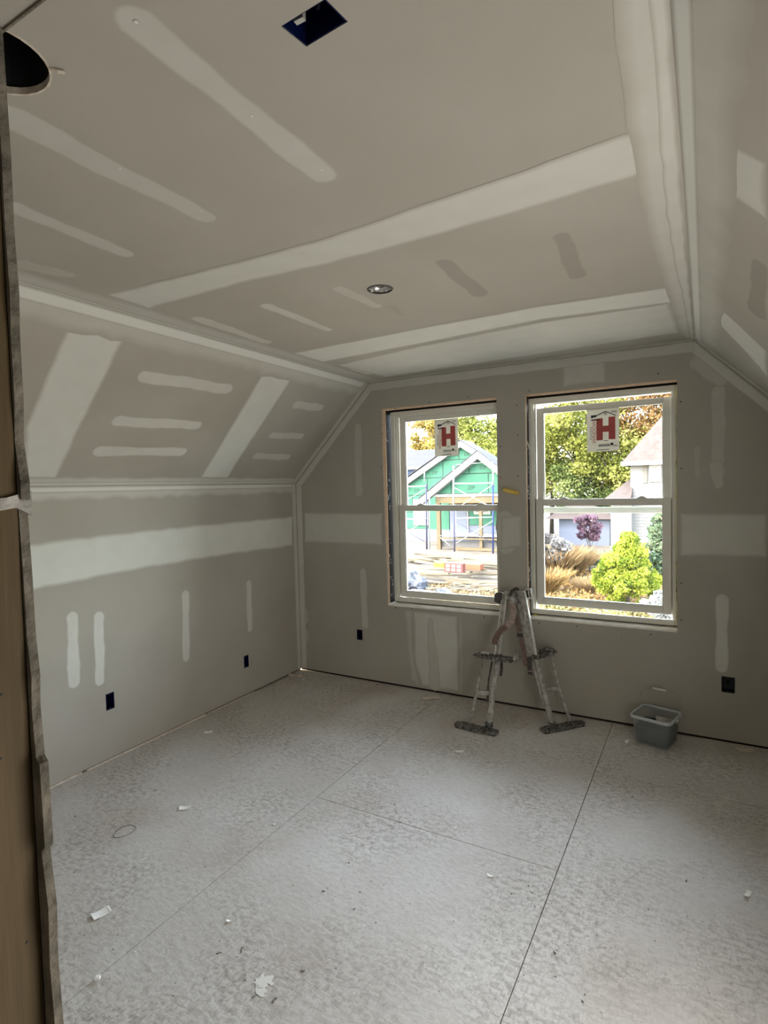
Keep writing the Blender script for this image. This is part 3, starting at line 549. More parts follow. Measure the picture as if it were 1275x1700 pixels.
tag(MB().tube([(2.628,-0.006,0.629), (2.639,-0.012,0.608), (2.628,-0.014,0.579)], 0.0011, 5).build('loose_wire', 'whitecable', None, True), 'short curl of wire hanging right of the wire loop under the right window', 'wire')
# ------------------------------------------------------------------ drywall stilts
def stilt(loc, label):
    return empty('drywall_stilt', loc, label=label, cat='stilt')
sA = stilt((0, 0, 0), 'left aluminium drywall stilt leaning on the wall under the left window')
# left stilt, plane y = -0.49 + 0.53 z
f0, f1 = Vector((1.674,-0.491,0.012)), Vector((1.968,-0.511,0.012)); fd = (f1 - f0).normalized(); fc = (f0 + f1) / 2
def footplate(c, d, L_, w, par):
    n_ = Vector((-d.y, d.x, 0)); mt = Matrix((( d.x, n_.x, 0, c.x), (d.y, n_.y, 0, c.y), (0, 0, 1, 0), (0, 0, 0, 1)))
    b = MB(); N_ = 14; vs = []
    for z in (0.0, 0.016):
        for k in range(N_ + 1): t = -1 + 2*k/N_; vs.append(mt @ Vector((t*L_/2, -w/2*(1 - 0.45*t**4), z + 0.006*t*t)))
        for k in range(N_, -1, -1): t = -1 + 2*k/N_; vs.append(mt @ Vector((t*L_/2, w/2*(1 - 0.45*t**4), z + 0.006*t*t)))
    n2 = 2*(N_+1); b.add(vs, [list(range(n2))[::-1], [i + n2 for i in range(n2)]] + [[i, (i+1) % n2, (i+1) % n2 + n2, i + n2] for i in range(n2)])
    b.build('foot_plate', 'splat', par, bevel=0.002)
    MB().box(-L_*0.47, L_*0.47, -w*0.42, w*0.42, -0.001, 0.001, mt).build('rubber_sole', 'pad', par)
    for t in (-0.32, -0.1, 0.22): MB().box(t*L_ - 0.02, t*L_ + 0.02, -w*0.4, w*0.4, 0.016, 0.024, mt).build('foot_clamp', 'splat', par, bevel=0.002)
footplate(fc, fd, (f1 - f0).length, 0.085, sA)
def leg_parts(par, main, thinp, braces, plat, tipA, upper_rods, pad, clip):
    MB().tube(main, 0.02, 10, [0.019, 0.020, 0.021, 0.021, 0.024][:len(main)], 0.8).build('main_tube', 'metal', par, True)
    for p in (main[0], main[-1]): MB().tube([Vector(p) + Vector((0, 0, -0.012)), Vector(p) + Vector((0, 0, 0.016))], 0.026, 10).build('tube_collar', 'splat', par, True)
    MB().tube(thinp, 0.01, 8, [0.014, 0.013, 0.011, 0.010][:len(thinp)]).build('rear_strut', 'metal', par, True)
    b = MB()
    for a, c in braces: b.bar(a, c, 0.02, 0.028)
    b.build('cross_brace', 'metal', par, bevel=0.003)
L_main = [(1.898,-0.47,0.038), (1.894,-0.429,0.115), (1.894,-0.375,0.217), (1.895,-0.31,0.34), (1.902,-0.264,0.427)]
L_thin = [(1.775,-0.473,0.032), (1.777,-0.429,0.114), (1.784,-0.375,0.216), (1.792,-0.28,0.397)]
leg_parts(sA, L_main, L_thin, [((1.777,-0.38,0.208), (1.886,-0.377,0.213))], None, None, None, None, None)
sp = [Vector((1.862,-0.396,0.158)), Vector((1.851,-0.332,0.279)), Vector((1.857,-0.271,0.394))]
MB().tube(sp, 0.006, 8, [0.008, 0.006, 0.007]).build('spring_rod', 'darkmetal', sA, True)
pA, pB = Vector((1.755,-0.273,0.428)), Vector((2.006,-0.276,0.423))
b = MB(); b.bar(pA, pB, 0.075, 0.022); b.build('foot_platform', 'splat', sA, bevel=0.004)
MB().tube([Vector((1.721,-0.276,0.422)), Vector((1.746,-0.274,0.427)), pA], 0.008, 8, [0.002, 0.010, 0.012]).build('wing_bolt', 'darkmetal', sA, True)
MB().tube([(1.784,-0.292,0.449), (1.813,-0.288,0.456), (1.844,-0.29,0.452)], 0.010, 8).build('toe_strap', 'metal', sA, True)
MB().tube([pB, (2.013,-0.271,0.431), (2.021,-0.254,0.464)], 0.010, 8, [0.012, 0.011, 0.004]).build('heel_bracket', 'metal', sA, True)
MB().tube([(1.919,-0.263,0.409), (1.93,-0.289,0.36), (1.929,-0.312,0.317)], 0.009, 8).build('hanging_strap', 'pad', sA, True)
ur = [Vector((1.887,-0.256,0.423)), Vector((1.891,-0.155,0.613)), Vector((1.881,-0.043,0.825))]
d_ = Vector((0.016, 0, 0.002))
MB().bar(ur[0], ur[2], 0.030, 0.006, (0, 1, 0)).build('upper_channel', 'metal', sA)
MB().bar(ur[0] - d_, ur[2] - d_ * 1.0, 0.006, 0.016, (0, 1, 0)).bar(ur[0] + d_, ur[2] + d_, 0.006, 0.016, (0, 1, 0)).build('channel_flange', 'metalhi', sA)  # side edges get their highlight from the paler metal
def calf_cup(c, ax, r, h, par, mname, a0, a1, nm, th=0.004):
    b = MB(); N_ = 12; vs = []; ax = Vector(ax).normalized(); e1 = Vector((1, 0, 0)); e1 = (e1 - ax * e1.dot(ax)).normalized(); e2 = ax.cross(e1)
    for k in range(N_ + 1):
        a = math.radians(a0 + (a1 - a0)*k/N_)
        for rr, hh in ((r, -h/2), (r + th, -h/2), (r + th, h/2), (r, h/2)): vs.append(Vector(c) + (e1*math.cos(a) + e2*math.sin(a)) * rr + ax * hh)
    fs = [[0, 1, 2, 3]]
    for k in range(N_):
        for j in range(4): j2 = (j+1) % 4; fs.append([k*4+j, k*4+j2, k*4+4+j2, k*4+4+j])
    fs.append([N_*4+3, N_*4+2, N_*4+1, N_*4]); b.add(vs, fs); return b.build(nm, mname, par, True)
axA = (ur[2] - ur[0]).normalized()
calf_cup(Vector((1.861,-0.079,0.795)), axA, 0.040, 0.055, sA, 'darkmetal', 60, 300, 'calf_cup')
MB().tube([(1.822,-0.109,0.776), (1.823,-0.084,0.823), (1.872,-0.096,0.838), (1.894,-0.097,0.835)], 0.005, 6).build('cup_clip', 'white', sA, True)
MB().box(-0.013, 0.013, -0.004, 0.004, -0.03, 0.03, Matrix.Translation(Vector((1.913,-0.103,0.825)))).build('top_bracket', 'metal', sA, bevel=0.002)
# straps of the left stilt
MB().ribbon([(1.958,-0.126,0.782), (1.979,-0.157,0.722), (1.97,-0.185,0.669), (1.939,-0.21,0.622), (1.92,-0.217,0.609)], 0.042, 0.003, [(1, 0, 0.05), (1, 0, 0), (0.9, 0, -0.35), (0.75, 0, -0.65), (0.75, 0, -0.65)]).build('calf_strap', 'straplight', sA)
MB().ribbon([(1.941,-0.215,0.631), (1.911,-0.229,0.606), (1.89,-0.245,0.575), (1.878,-0.262,0.544), (1.878,-0.277,0.515)], 0.040, 0.003, [(0.7, 0, -0.7), (0.75, 0, -0.6), (0.85, 0, -0.45), (0.95, 0, -0.25), (1, 0, -0.1)]).build('strap_tail', 'strap', sA)
# right stilt
sB = stilt((0, 0, 0), 'right aluminium drywall stilt with brown strap leaning under the right window')
g0, g1 = Vector((2.208,-0.352,0.012)), Vector((2.42,-0.103,0.012)); footplate((g0 + g1) / 2, (g1 - g0).normalized(), (g1 - g0).length, 0.08, sB)
R_main = [(2.251,-0.256,0.023), (2.228,-0.235,0.103), (2.195,-0.207,0.21), (2.156,-0.177,0.325), (2.123,-0.151,0.428)]
R_thin = [(2.353,-0.175,0.035), (2.313,-0.16,0.132), (2.275,-0.144,0.242), (2.219,-0.114,0.439)]
leg_parts(sB, R_main, R_thin, [((2.2,-0.197,0.219), (2.281,-0.152,0.238))], None, None, None, None, None)
MB().tube([(2.109,-0.178,0.393), (2.147,-0.206,0.284), (2.198,-0.243,0.141)], 0.010, 8).build('side_rod', 'metal', sB, True)
sc_ = MB()
for k in range(4): p = Vector((2.243,-0.198,0.174)) + Vector((-0.002*k, 0, 0.016*k)); sc_.bar(p, p + Vector((0.018, 0, 0)), 0.006, 0.006)
sc_.build('height_notch', 'metal', sB)
qA, qB = Vector((2.083,-0.143,0.413)), Vector((2.238,-0.11,0.465))
MB().bar(qA, qB, 0.075, 0.03).build('foot_platform', 'splat', sB, bevel=0.005)
MB().tube([(2.148,-0.137,0.465), (2.196,-0.133,0.486), (2.233,-0.123,0.48), (2.259,-0.115,0.461)], 0.012, 8, [0.010, 0.014, 0.014, 0.006]).build('toe_strap', 'splat', sB, True)
MB().tube([(2.008,-0.157,0.411), (2.038,-0.157,0.411), (2.071,-0.157,0.411)], 0.012, 8, [0.006, 0.013, 0.013]).build('wing_bolt', 'metal', sB, True)
MB().tube([(2.004,-0.174,0.382), (2.002,-0.165,0.421), (2.013,-0.158,0.45)], 0.005, 6).build('clip_wire', 'metal', sB, True)
uq0, uq1 = Vector((2.104,-0.159,0.428)), Vector((1.996,-0.049,0.851))
MB().bar(uq0, uq1, 0.055, 0.007, (0, 1, 0)).build('upper_channel', 'metal', sB)
e_ = Vector((0.030, 0, 0.004)); MB().bar(uq0 + e_, uq1 + e_, 0.007, 0.026, (0, 1, 0)).build('channel_flange', 'metalhi', sB)  # highlight painted on this edge by the paler metal
MB().bar(uq0 - e_, uq1 - e_, 0.005, 0.020, (0, 1, 0)).build('channel_flange', 'metal', sB)
MB().box(-0.002, 0.002, -0.002, 0.002, -0.022, 0.022, Matrix.Translation(Vector((2.047,-0.118,0.7)))).build('slot_mark', 'white', sB)
axB = (uq1 - uq0).normalized(); calf_cup(Vector((1.961,-0.094,0.801)), axB, 0.034, 0.07, sB, 'metal', 20, 300, 'calf_cup')
MB().tube([(1.949,-0.137,0.825), (1.959,-0.127,0.862), (1.988,-0.122,0.88), (2.009,-0.123,0.877)], 0.010, 8, [0.006, 0.012, 0.012, 0.008]).build('pad_roll', 'pad', sB, True)
cl = Vector((2.049,-0.025,0.833)); cq = MB(); mt = Matrix.Translation(cl) @ Matrix.Rotation(math.radians(-8), 4, 'Y')
cq.box(-0.020, 0.020, -0.006, 0.006, 0.026, 0.036, mt).box(-0.020, 0.024, -0.006, 0.006, -0.040, -0.028, mt).box(0.012, 0.022, -0.006, 0.006, -0.03, 0.03, mt).box(-0.004, 0.002, -0.006, 0.006, -0.03, 0.03, mt); cq.build('plastic_buckle', 'white', sB, bevel=0.002)
MB().box(-0.022, 0.02, 0.006, 0.010, -0.034, 0.032, mt).build('buckle_back', 'darkmetal', sB)
st = [(1.951,-0.118,0.775), (1.987,-0.143,0.682), (2.022,-0.167,0.587), (2.053,-0.195,0.481), (2.076,-0.222,0.377)]
MB().ribbon(st, 0.036, 0.004, (0.95, 0, -0.25)).build('calf_strap', 'strap', sB)
bk = Vector((2.025,-0.178,0.586)); MB().box(-0.021, 0.021, -0.004, 0.002, 0.002, 0.008, Matrix.Translation(bk)).build('strap_slider', 'straplight', sB)
MB().box(-0.019, 0.019, -0.004, 0.002, -0.028, 0.0, Matrix.Translation(bk)).build('strap_pad', 'pad', sB)
MB().ribbon([(2.093,-0.208,0.432), (2.1,-0.219,0.387), (2.107,-0.235,0.327)], 0.028, 0.005, (1, 0, -0.1)).build('strap_end', 'pad', sB)
MB().box(-0.016, 0.016, -0.004, 0.003, -0.003, 0.003, Matrix.Translation(Vector((2.109,-0.243,0.355)))).build('strap_slider', 'straplight', sB)

# ------------------------------------------------------------------ bucket
BA = math.radians(-14.5); bk = empty('bucket', (2.862, -0.172, 0), BA, label='square translucent plastic bucket with dark slurry standing by the gable wall', cat='bucket')
def rrect(hx, hy, r, n=5):
    o = []
    for cx, cy, a0 in ((hx-r, hy-r, 0), (-hx+r, hy-r, 90), (-hx+r, -hy+r, 180), (hx-r, -hy+r, 270)):
        for k in range(n+1): a = math.radians(a0 + 90*k/n); o.append((cx + r*math.cos(a), cy + r*math.sin(a)))
    return o
def shell(levels, name, m, par, capb=False, smooth=True):
    b = MB(); vs = []; n_ = 24
    for hx, hy, r, z in levels: vs += [(x, y, z) for x, y in rrect(hx, hy, r)]
    fs = [[k*n_ + i, k*n_ + (i+1) % n_, (k+1)*n_ + (i+1) % n_, (k+1)*n_ + i] for k in range(len(levels)-1) for i in range(n_)]
    if capb: fs.append(list(range(n_))[::-1]); fs.append([(len(levels)-1)*n_ + i for i in range(n_)])
    b.add(vs, fs); return b.build(name, m, par, smooth)
bo = shell([(0.094, 0.094, 0.025, 0.0), (0.098, 0.098, 0.028, 0.01), (0.112, 0.112, 0.032, 0.172), (0.108, 0.108, 0.030, 0.172), (0.094, 0.094, 0.025, 0.012), (0.02, 0.02, 0.015, 0.004)], 'body', 'bucket', bk)
shell([(0.113, 0.113, 0.032, 0.158), (0.119, 0.119, 0.036, 0.160), (0.121, 0.121, 0.036, 0.172), (0.118, 0.118, 0.035, 0.178), (0.112, 0.112, 0.032, 0.178), (0.108, 0.108, 0.030, 0.170)], 'rim', 'rimgrey', bk)
shell([(0.1195, 0.1195, 0.036, 0.162), (0.1225, 0.1225, 0.037, 0.1635), (0.1195, 0.1195, 0.036, 0.165)], 'rim_rib', 'rimgrey', bk)
shell([(0.090, 0.090, 0.024, 0.013), (0.100, 0.100, 0.026, 0.098), (0.098, 0.098, 0.026, 0.104)], 'slurry', 'slurry', bk, True)
MB().box(-0.02, 0.075, 0.02, 0.028, 0.08, 0.150, Matrix.Rotation(math.radians(-18), 4, 'X')).build('scraper_blade', 'metal', bk)
for sx in (-1, 1): MB().tube([(sx*0.119, 0, 0.163), (sx*0.127, 0, 0.163)], 0.009, 10).build('handle_lug', 'white', bk)
hw = [(-0.126, 0, 0.163), (-0.125, 0.06, 0.215), (-0.115, 0.105, 0.262), (-0.095, 0.118, 0.28), (-0.03, 0.122, 0.286), (0.05, 0.122, 0.286), (0.095, 0.118, 0.28), (0.115, 0.105, 0.262), (0.125, 0.06, 0.215), (0.126, 0, 0.163)]
MB().tube(hw, 0.0013, 6).build('handle_wire', 'metal', bk, True)
MB().tube([(-0.062, 0.121, 0.286), (0.020, 0.122, 0.288)], 0.0065, 10).build('handle_grip', 'white', bk, True)

# ------------------------------------------------------------------ scraps on the floor
def scrap(p, L_, w, rz, label, m='scrap', curl=0.004, name='paper_scrap', cat='scrap', th=0.0015):
    o = empty(name, (p[0], p[1], 0.0), rz, label=label, cat=cat) if False else None
    b = MB(); N_ = 6; pts = [(-L_/2 + L_*k/N_, 0.0, th + curl * ((k/N_*2 - 1)**2)) for k in range(N_+1)]
    b.ribbon(pts, w, th, (0, 1, 0.02)); b.v = [(x + random.uniform(-1, 1)*w*0.06, y + random.uniform(-1, 1)*w*0.06, max(z, 0.0004)) for x, y, z in b.v]
    o = b.build(name, m); o.location = (p[0], p[1], 0.0003); o.rotation_euler = (0, 0, rz); return tag(o, label, cat)
scrap((1.112,-2.676), 0.062, 0.040, math.radians(75), 'white paper scrap on the floor at lower left, the largest one')
scrap((0.826,-2.024), 0.055, 0.030, math.radians(38), 'white paper scrap on the floor right of the drawn circle')
scrap((0.246,-1.321), 0.052, 0.028, math.radians(45), 'small white paper scrap on the floor close to the left wall')
scrap((1.324,-0.135), 0.140, 0.030, math.radians(38), 'long pale board offcut on the floor below the left window', 'tan', 0.001, 'board_offcut', 'offcut', 0.008)
scrap((1.838,-0.833), 0.05, 0.020, math.radians(20), 'small pale scrap on the floor in front of the left stilt')
scrap((3.264,-1.444), 0.042, 0.016, math.radians(58), 'curled white scrap on the floor at the far right', 'scrap', 0.01)
scrap((2.36,-1.793), 0.032, 0.012, math.radians(10), 'tiny white scrap on the floor near the end of the cross joint', 'scrap', 0.008)
scrap((2.708,-0.267), 0.035, 0.018, math.radians(80), 'pale crumb of board on the floor left of the bucket', 'scrap', 0.001, 'board_crumb', 'crumb', 0.008)
scrap((1.58,-2.472), 0.026, 0.010, math.radians(50), 'thin white curl on the floor between the lower left scrap and the smear', 'scrap', 0.006)
scrap((1.327,-1.922), 0.014, 0.010, math.radians(50), 'tiny white speck of paper beside the long floor joint', 'scrap', 0.002)
scrap((1.377,-2.866), 0.014, 0.012, math.radians(30), 'small white compound pebble near the bottom left of the floor', 'scrap', 0.0, 'compound_pebble', 'pebble', 0.009)
scrap((3.327,-0.073), 0.09, 0.04, math.radians(10), 'torn pale paper on the floor against the gable wall at right', 'tan', 0.01)
scrap((2.109,-1.553), 0.016, 0.008, math.radians(60), 'small white flake on the floor just beyond the cross joint', 'scrap', 0.003)
# corner debris
dc = (0.092,-0.148)
for k, (dx, dy, L_, w, rz, m, lab) in enumerate(((-0.03, -0.02, 0.11, 0.04, 0.3, 'tan', 'tan torn strip in the far corner heap, lying next to the left wall'), (0.05, -0.03, 0.09, 0.03, -0.5, 'tan', 'tan torn strip in the far corner heap, nearer the gable wall'), (0.09, -0.07, 0.03, 0.022, 0.9, 'scrap', 'small white chip in front of the far corner heap'))):
    scrap((dc[0] + dx, dc[1] + dy), L_, w, rz, lab, m, 0.012, 'torn_strip' if m == 'tan' else 'board_chip', 'debris')
# dark crumbs and dirt bits: uncountable
cr = MB()
seeds = [(1.894,-2.103), (1.211,-1.845), (1.777,-2.116), (2.532,-1.789), (2.727,-2.158), (1.669,-2.568), (1.576,-2.641), (0.424,-1.952), (0.447,-1.051), (2.468,-1.494), (2.817,-0.742), (1.94,-2.601), (2.959,-1.718), (2.051,-2.125)]
for i in range(230):
    if random.random() < 0.4: s_ = random.choice(seeds); x, y = s_[0] + random.gauss(0, 0.06), s_[1] + random.gauss(0, 0.06)
    else: x, y = random.uniform(0.05, 3.8), random.uniform(-3.5, -0.05)
    r = random.choice((0.0012, 0.0015, 0.002, 0.003)); a = random.uniform(0, 3.1); p = Vector((min(max(x, 0.03), 3.8), min(y, -0.04), r * 0.55)); d = Vector((math.cos(a), math.sin(a), 0)) * r * random.uniform(0.8, 2.4)
    cr.bar(p - d, p + d, r * 1.3, r, taper=0.5)
tag(cr.build('floor_crumbs', 'crumb'), 'dark crumbs and flecks of dirt scattered over the whole floor', 'debris', None, 'stuff')
wc = MB()
for i in range(110):
    x, y = random.uniform(0.05, 3.8), random.uniform(-3.5, -0.05); r = random.choice((0.0015, 0.002, 0.003)); a = random.uniform(0, 3.1); p = Vector((x, y, r * 0.55)); d = Vector((math.cos(a), math.sin(a), 0)) * r * 1.5
    wc.bar(p - d, p + d, r * 1.4, r, taper=0.6)
tag(wc.build('compound_crumbs', 'fleck'), 'white compound crumbs scattered over the floor', 'debris', None, 'stuff')
# white smear and drawn circle (marks on the floor panels)
c0 = (1.87,-2.617)
for k in range(5):
    P = []; ox, oy = c0[0] + random.uniform(-0.03, 0.03), c0[1] + random.uniform(-0.03, 0.03); n_ = 14
    for i in range(n_): a = 2*math.pi*i/n_; rr = random.uniform(0.008, 0.026); P.append((ox + rr*math.cos(a), oy + rr*math.sin(a)))
    MB().add([(x, y, 0.0006 + 0.0001*k) for x, y in P], [list(range(n_))]).build('compound_smear', 'fleck', fl)
c1 = (0.722,-2.292); cp = []
for i in range(22): a = 2*math.pi*i/20 - 0.6; rr = 0.040 * (1 + 0.06*math.sin(3*a)); cp.append((c1[0] + rr*math.cos(a)*1.0, c1[1] + rr*math.sin(a)*1.3, 0.0006))
MB().tube(cp, 0.0012, 5).build('drawn_circle', 'crumb', fl)

# ================================================================== outside
GZ = -2.5
_mat = mat
def mat(name, c1, c2=None, *a, **k):          # outdoor colours darkened to hold bright daylight in balance with the room
    f = 0.172; return _mat(name, tuple(v * f for v in c1), tuple(v * f for v in c2) if c2 else None, *a, **k)
M['green'] = mat('green_sheathing', (0.075, 0.36, 0.22), (0.10, 0.42, 0.27), 0.6); M['seam'] = mat('sheathing_tape', (0.02, 0.07, 0.055)); M['print'] = mat('panel_print', (0.02, 0.05, 0.045))
M['trimw'] = mat('white_trim', (1.0, 1.0, 1.0)); M['wrap'] = mat('house_wrap', (0.40, 0.45, 0.62), (0.46, 0.50, 0.62), 0.8); M['conc'] = mat('concrete', (0.30, 0.29, 0.30), (0.40, 0.36, 0.35), 1.2)
M['lumber'] = mat('pale_lumber', (0.34, 0.235, 0.115), (0.42, 0.32, 0.18), 2.0, stretch=(1, 1, 4)); M['lumberw'] = mat('bleached_lumber', (0.50, 0.43, 0.32), (0.36, 0.30, 0.20), 2.0)
M['shade'] = mat('dark_interior', (0.09, 0.09, 0.11)); M['steelw'] = mat('white_scaffold_paint', (0.78, 0.80, 0.84)); M['steelb'] = mat('blue_scaffold_paint', (0.05, 0.09, 0.36)); M['steeld'] = mat('dark_scaffold_tube', (0.12, 0.12, 0.24))
M['roofdark'] = mat('grey_shingles', (0.10, 0.10, 0.13), (0.15, 0.15, 0.19), 4); M['roofb'] = mat('brown_shingles', (0.17, 0.12, 0.10), (0.25, 0.18, 0.16), 5); M['bluewall'] = mat('blue_siding', (0.05, 0.10, 0.24))
M['whitesiding'] = mat('white_siding', (0.55, 0.55, 0.55)); M['paneb'] = mat('far_window_glass', (0.35, 0.38, 0.40), rough=0.2); M['shutter'] = mat('taupe_shutter', (0.36, 0.33, 0.28))
M['bluepale'] = mat('pale_blue_siding', (0.38, 0.44, 0.62)); M['orange'] = mat('orange_board', (0.72, 0.25, 0.12)); M['yellowobj'] = mat('yellow_plastic', (0.80, 0.62, 0.06)); M['brick'] = mat('brick_red', (0.42, 0.11, 0.09))
M['tarp'] = mat('grey_blue_tarp', (0.05, 0.06, 0.10), (0.26, 0.29, 0.38), 3, rough=0.4); M['bark'] = mat('bark', (0.16, 0.12, 0.09), (0.26, 0.22, 0.18), 6)
def ground_mat():
    m = bpy.data.materials.new('ground'); m.use_nodes = True; nt = m.node_tree; N = nt.nodes; b = N['Principled BSDF']; b.inputs['Roughness'].default_value = 0.95
    tc = N.new('ShaderNodeTexCoord')
    def nz(sc, a, c, p0=0.35, p1=0.65):
        n_ = N.new('ShaderNodeTexNoise'); n_.inputs['Scale'].default_value = sc; n_.inputs['Detail'].default_value = 6; nt.links.new(tc.outputs['Object'], n_.inputs['Vector'])
        r = N.new('ShaderNodeValToRGB'); r.color_ramp.elements[0].color = (*a, 1); r.color_ramp.elements[1].color = (*c, 1); r.color_ramp.elements[0].position = p0; r.color_ramp.elements[1].position = p1; nt.links.new(n_.outputs['Fac'], r.inputs[0]); return r.outputs[0]
    dirt = nz(1.1, (0.040, 0.029, 0.020), (0.085, 0.065, 0.045)); bed = nz(1.6, (0.10, 0.05, 0.022), (0.075, 0.075, 0.025))  # dirt and bed darkened to keep the daylit ground from burning out
    sp = N.new('ShaderNodeSeparateXYZ'); nt.links.new(tc.outputs['Object'], sp.inputs[0])
    ma = N.new('ShaderNodeMath'); ma.operation = 'MULTIPLY_ADD'; ma.inputs[1].default_value = 0.5; ma.inputs[2].default_value = 1.35; ma.use_clamp = True; nt.links.new(sp.outputs[0], ma.inputs[0])
    mx = N.new('ShaderNodeMix'); mx.data_type = 'RGBA'; nt.links.new(ma.outputs[0], mx.inputs[0]); nt.links.new(dirt, mx.inputs[6]); nt.links.new(bed, mx.inputs[7]); nt.links.new(mx.outputs[2], b.inputs['Base Color']); return m
M['ground'] = ground_mat()
def hgt(x, y):
    return GZ + 0.10*math.sin(x*0.9 + 1)*math.cos(y*0.7) + 0.05*math.sin(x*2.3 + y*1.7) if 3 < y < 27 else GZ
gm = MB(); nx_, ny_ = 90, 90; xs = np.linspace(-60, 60, nx_); ys = np.concatenate([np.linspace(-30, 2, 10), np.linspace(3, 40, 60), np.linspace(43, 140, 20)])
gm.add([(x, y, hgt(x, y)) for y in ys for x in xs], [[j*nx_+i, j*nx_+i+1, (j+1)*nx_+i+1, (j+1)*nx_+i] for j in range(ny_-1) for i in range(nx_-1)])
tag(gm.build('ground', 'ground', None, True), kind='structure')

M['bounce'] = _mat('bounce_gravel', (0.50, 0.43, 0.34), (0.40, 0.34, 0.27), 3.0, rough=0.95)  # pale tone of the added yard, for bouncing daylight
tag(MB().box(-11, 13, 0.3, 9.2, GZ - 0.1, GZ + 0.10).build('bounce_yard', 'bounce'), kind='structure')  # unseen yard added to bounce daylight up onto the ceiling
def clip_poly(P, x0, x1, z0, z1):
    def cl(P, f, ins):
        o = []
        for i in range(len(P)):
            a, b_ = P[i-1], P[i]; ia, ib = ins(a), ins(b_)
            if ia != ib: o.append(f(a, b_))
            if ib: o.append(b_)
        return o
    def ix(v): return lambda a, b_: (v, a[1] + (b_[1]-a[1])*(v-a[0])/(b_[0]-a[0]))
    def iz(v): return lambda a, b_: (a[0] + (b_[0]-a[0])*(v-a[1])/(b_[1]-a[1]), v)
    for f, t in ((ix(x0), lambda p: p[0] >= x0), (ix(x1), lambda p: p[0] <= x1), (iz(z0), lambda p: p[1] >= z0), (iz(z1), lambda p: p[1] <= z1)):
        if len(P) < 3: return []
        P = cl(P, f, t)
    return P
def prism(P, y0, y1, name, m, par):
    n_ = len(P); return MB().add([(x, y0, z) for x, z in P] + [(x, y1, z) for x, z in P], [list(range(n_)), [i + n_ for i in range(n_)][::-1]] + [[i, (i+1) % n_, (i+1) % n_ + n_, i + n_] for i in range(n_)]).build(name, m, par)
def sheathe(P, y, zb, par, x_off, marks=True):
    xs_ = [p[0] for p in P]; zs = [p[1] for p in P]; z = zb; row = 0
    while z < max(zs):
        x = min(xs_) - x_off - (1.22 if row % 2 else 0)
        while x < max(xs_):
            Q = clip_poly(P, x + 0.03, x + 2.41, z + 0.03, z + 1.19)
            if len(Q) > 2:
                o = prism(Q, y - 0.012, y, 'sheathing_panel', 'green', par)
                cx = sum(q[0] for q in Q)/len(Q); w_q = max(q[0] for q in Q) - min(q[0] for q in Q); zz = min(q[1] for q in Q)
                if marks and w_q > 1.4:
                    text_mesh('ZIP', 0.34, o, 'print', (cx + random.uniform(-0.2, 0.4), y - 0.016, zz + 0.32), 0, 'panel_lettering')
            x += 2.44
        z += 1.22; row += 1
def rake(a, b_, y0, y1, w, par, name='rake_board', m='trimw'):
    a, b_ = Vector((a[0], 0, a[1])), Vector((b_[0], 0, b_[1])); d = (b_ - a).normalized(); n_ = Vector((0, 0, -1.25))
    P = [a, b_, b_ + n_ * w, a + n_ * w]; return prism([(p.x, p.z) for p in P], y0, y1, name, m, par)
hs = empty('green_house', (0, 0, 0), label='unfinished house with green sheathing, white rake boards and a front porch', cat='house')
# main body, Y = 33
LE = (-16.011,33,1.721); AP = (-11.49,33,4.402); RE = (-8.082,33,2.294); GB = (-15.207,33,-1.54)
body = [(LE[0], GB[2]), (RE[0] + 0.3, GB[2]), (RE[0] + 0.3, RE[2] - 0.1), (AP[0], AP[2]), (LE[0], LE[2])]
prism(body, 33.0, 33.2, 'wall_backing', 'seam', hs); sheathe(body, 33.0, GB[2], hs, 0.6)
rake((LE[0] - 0.4, LE[2] - 0.05), (AP[0], AP[2] + 0.2), 32.6, 33.0, 0.34, hs); rake((RE[0] + 0.8, RE[2] - 0.35), (AP[0], AP[2] + 0.2), 32.6, 33.0, 0.34, hs)
rfm = MB(); o_ = 0.22
for (xa, za, xb, zb) in ((LE[0] - 0.5, LE[2] - 0.02, AP[0], AP[2] + o_), (RE[0] + 0.85, RE[2] - 0.35, AP[0], AP[2] + o_)):
    rfm.add([(xa, 32.5, za), (xb, 32.5, zb), (xb, 34.6, zb), (xa, 34.6, za), (xa, 32.5, za + 0.06), (xb, 32.5, zb + 0.06), (xb, 34.6, zb + 0.06), (xa, 34.6, za + 0.06)], [[0,3,2,1],[4,5,6,7],[0,1,5,4],[1,2,6,5],[2,3,7,6],[3,0,4,7]])
rfm.build('main_roof', 'roofdark', hs)
W0 = (-15.968,33,-2.396); MB().box(LE[0], RE[0] + 0.3, 32.99, 33.15, W0[2], GB[2]).build('house_wrap', 'wrap', hs); MB().box(LE[0] - 0.05, RE[0] + 0.3, 32.95, 33.3, GZ - 0.6, W0[2]).build('foundation_wall', 'conc', hs)
MB().box(LE[0], LE[0] + 0.2, 33.2, 34.5, GZ, LE[2]).box(RE[0] + 0.1, RE[0] + 0.3, 33.2, 34.5, GZ, 1.9).box(LE[0], RE[0] + 0.3, 34.3, 34.5, GZ, 1.6).build('side_wall', 'green', hs)
def far_window(a, c, y, par, slats=6, m='trimw'):
    x0, x1, z0, z1 = a[0], c[0], c[2], a[2]; f = MB(); frame_boxes(f, x0, x1, z0, z1, 0.16, y - 0.09, y - 0.02); fo = f.build('window_frame', m, par)
    MB().box(x0 + 0.1, x1 - 0.1, y - 0.05, y - 0.03, z0 + 0.1, z1 - 0.1).build('window_pane', 'paneb', fo)
    b = MB()
    for k in range(1, slats): zz = z0 + (z1 - z0)*k/slats; b.box(x0 + 0.12, x1 - 0.12, y - 0.07, y - 0.05, zz - 0.035, zz + 0.035)
    b.build('window_muntin', m, fo)
far_window((-15.315,32.98,0.611), (-14.154,32.98,-1.262), 32.98, hs)
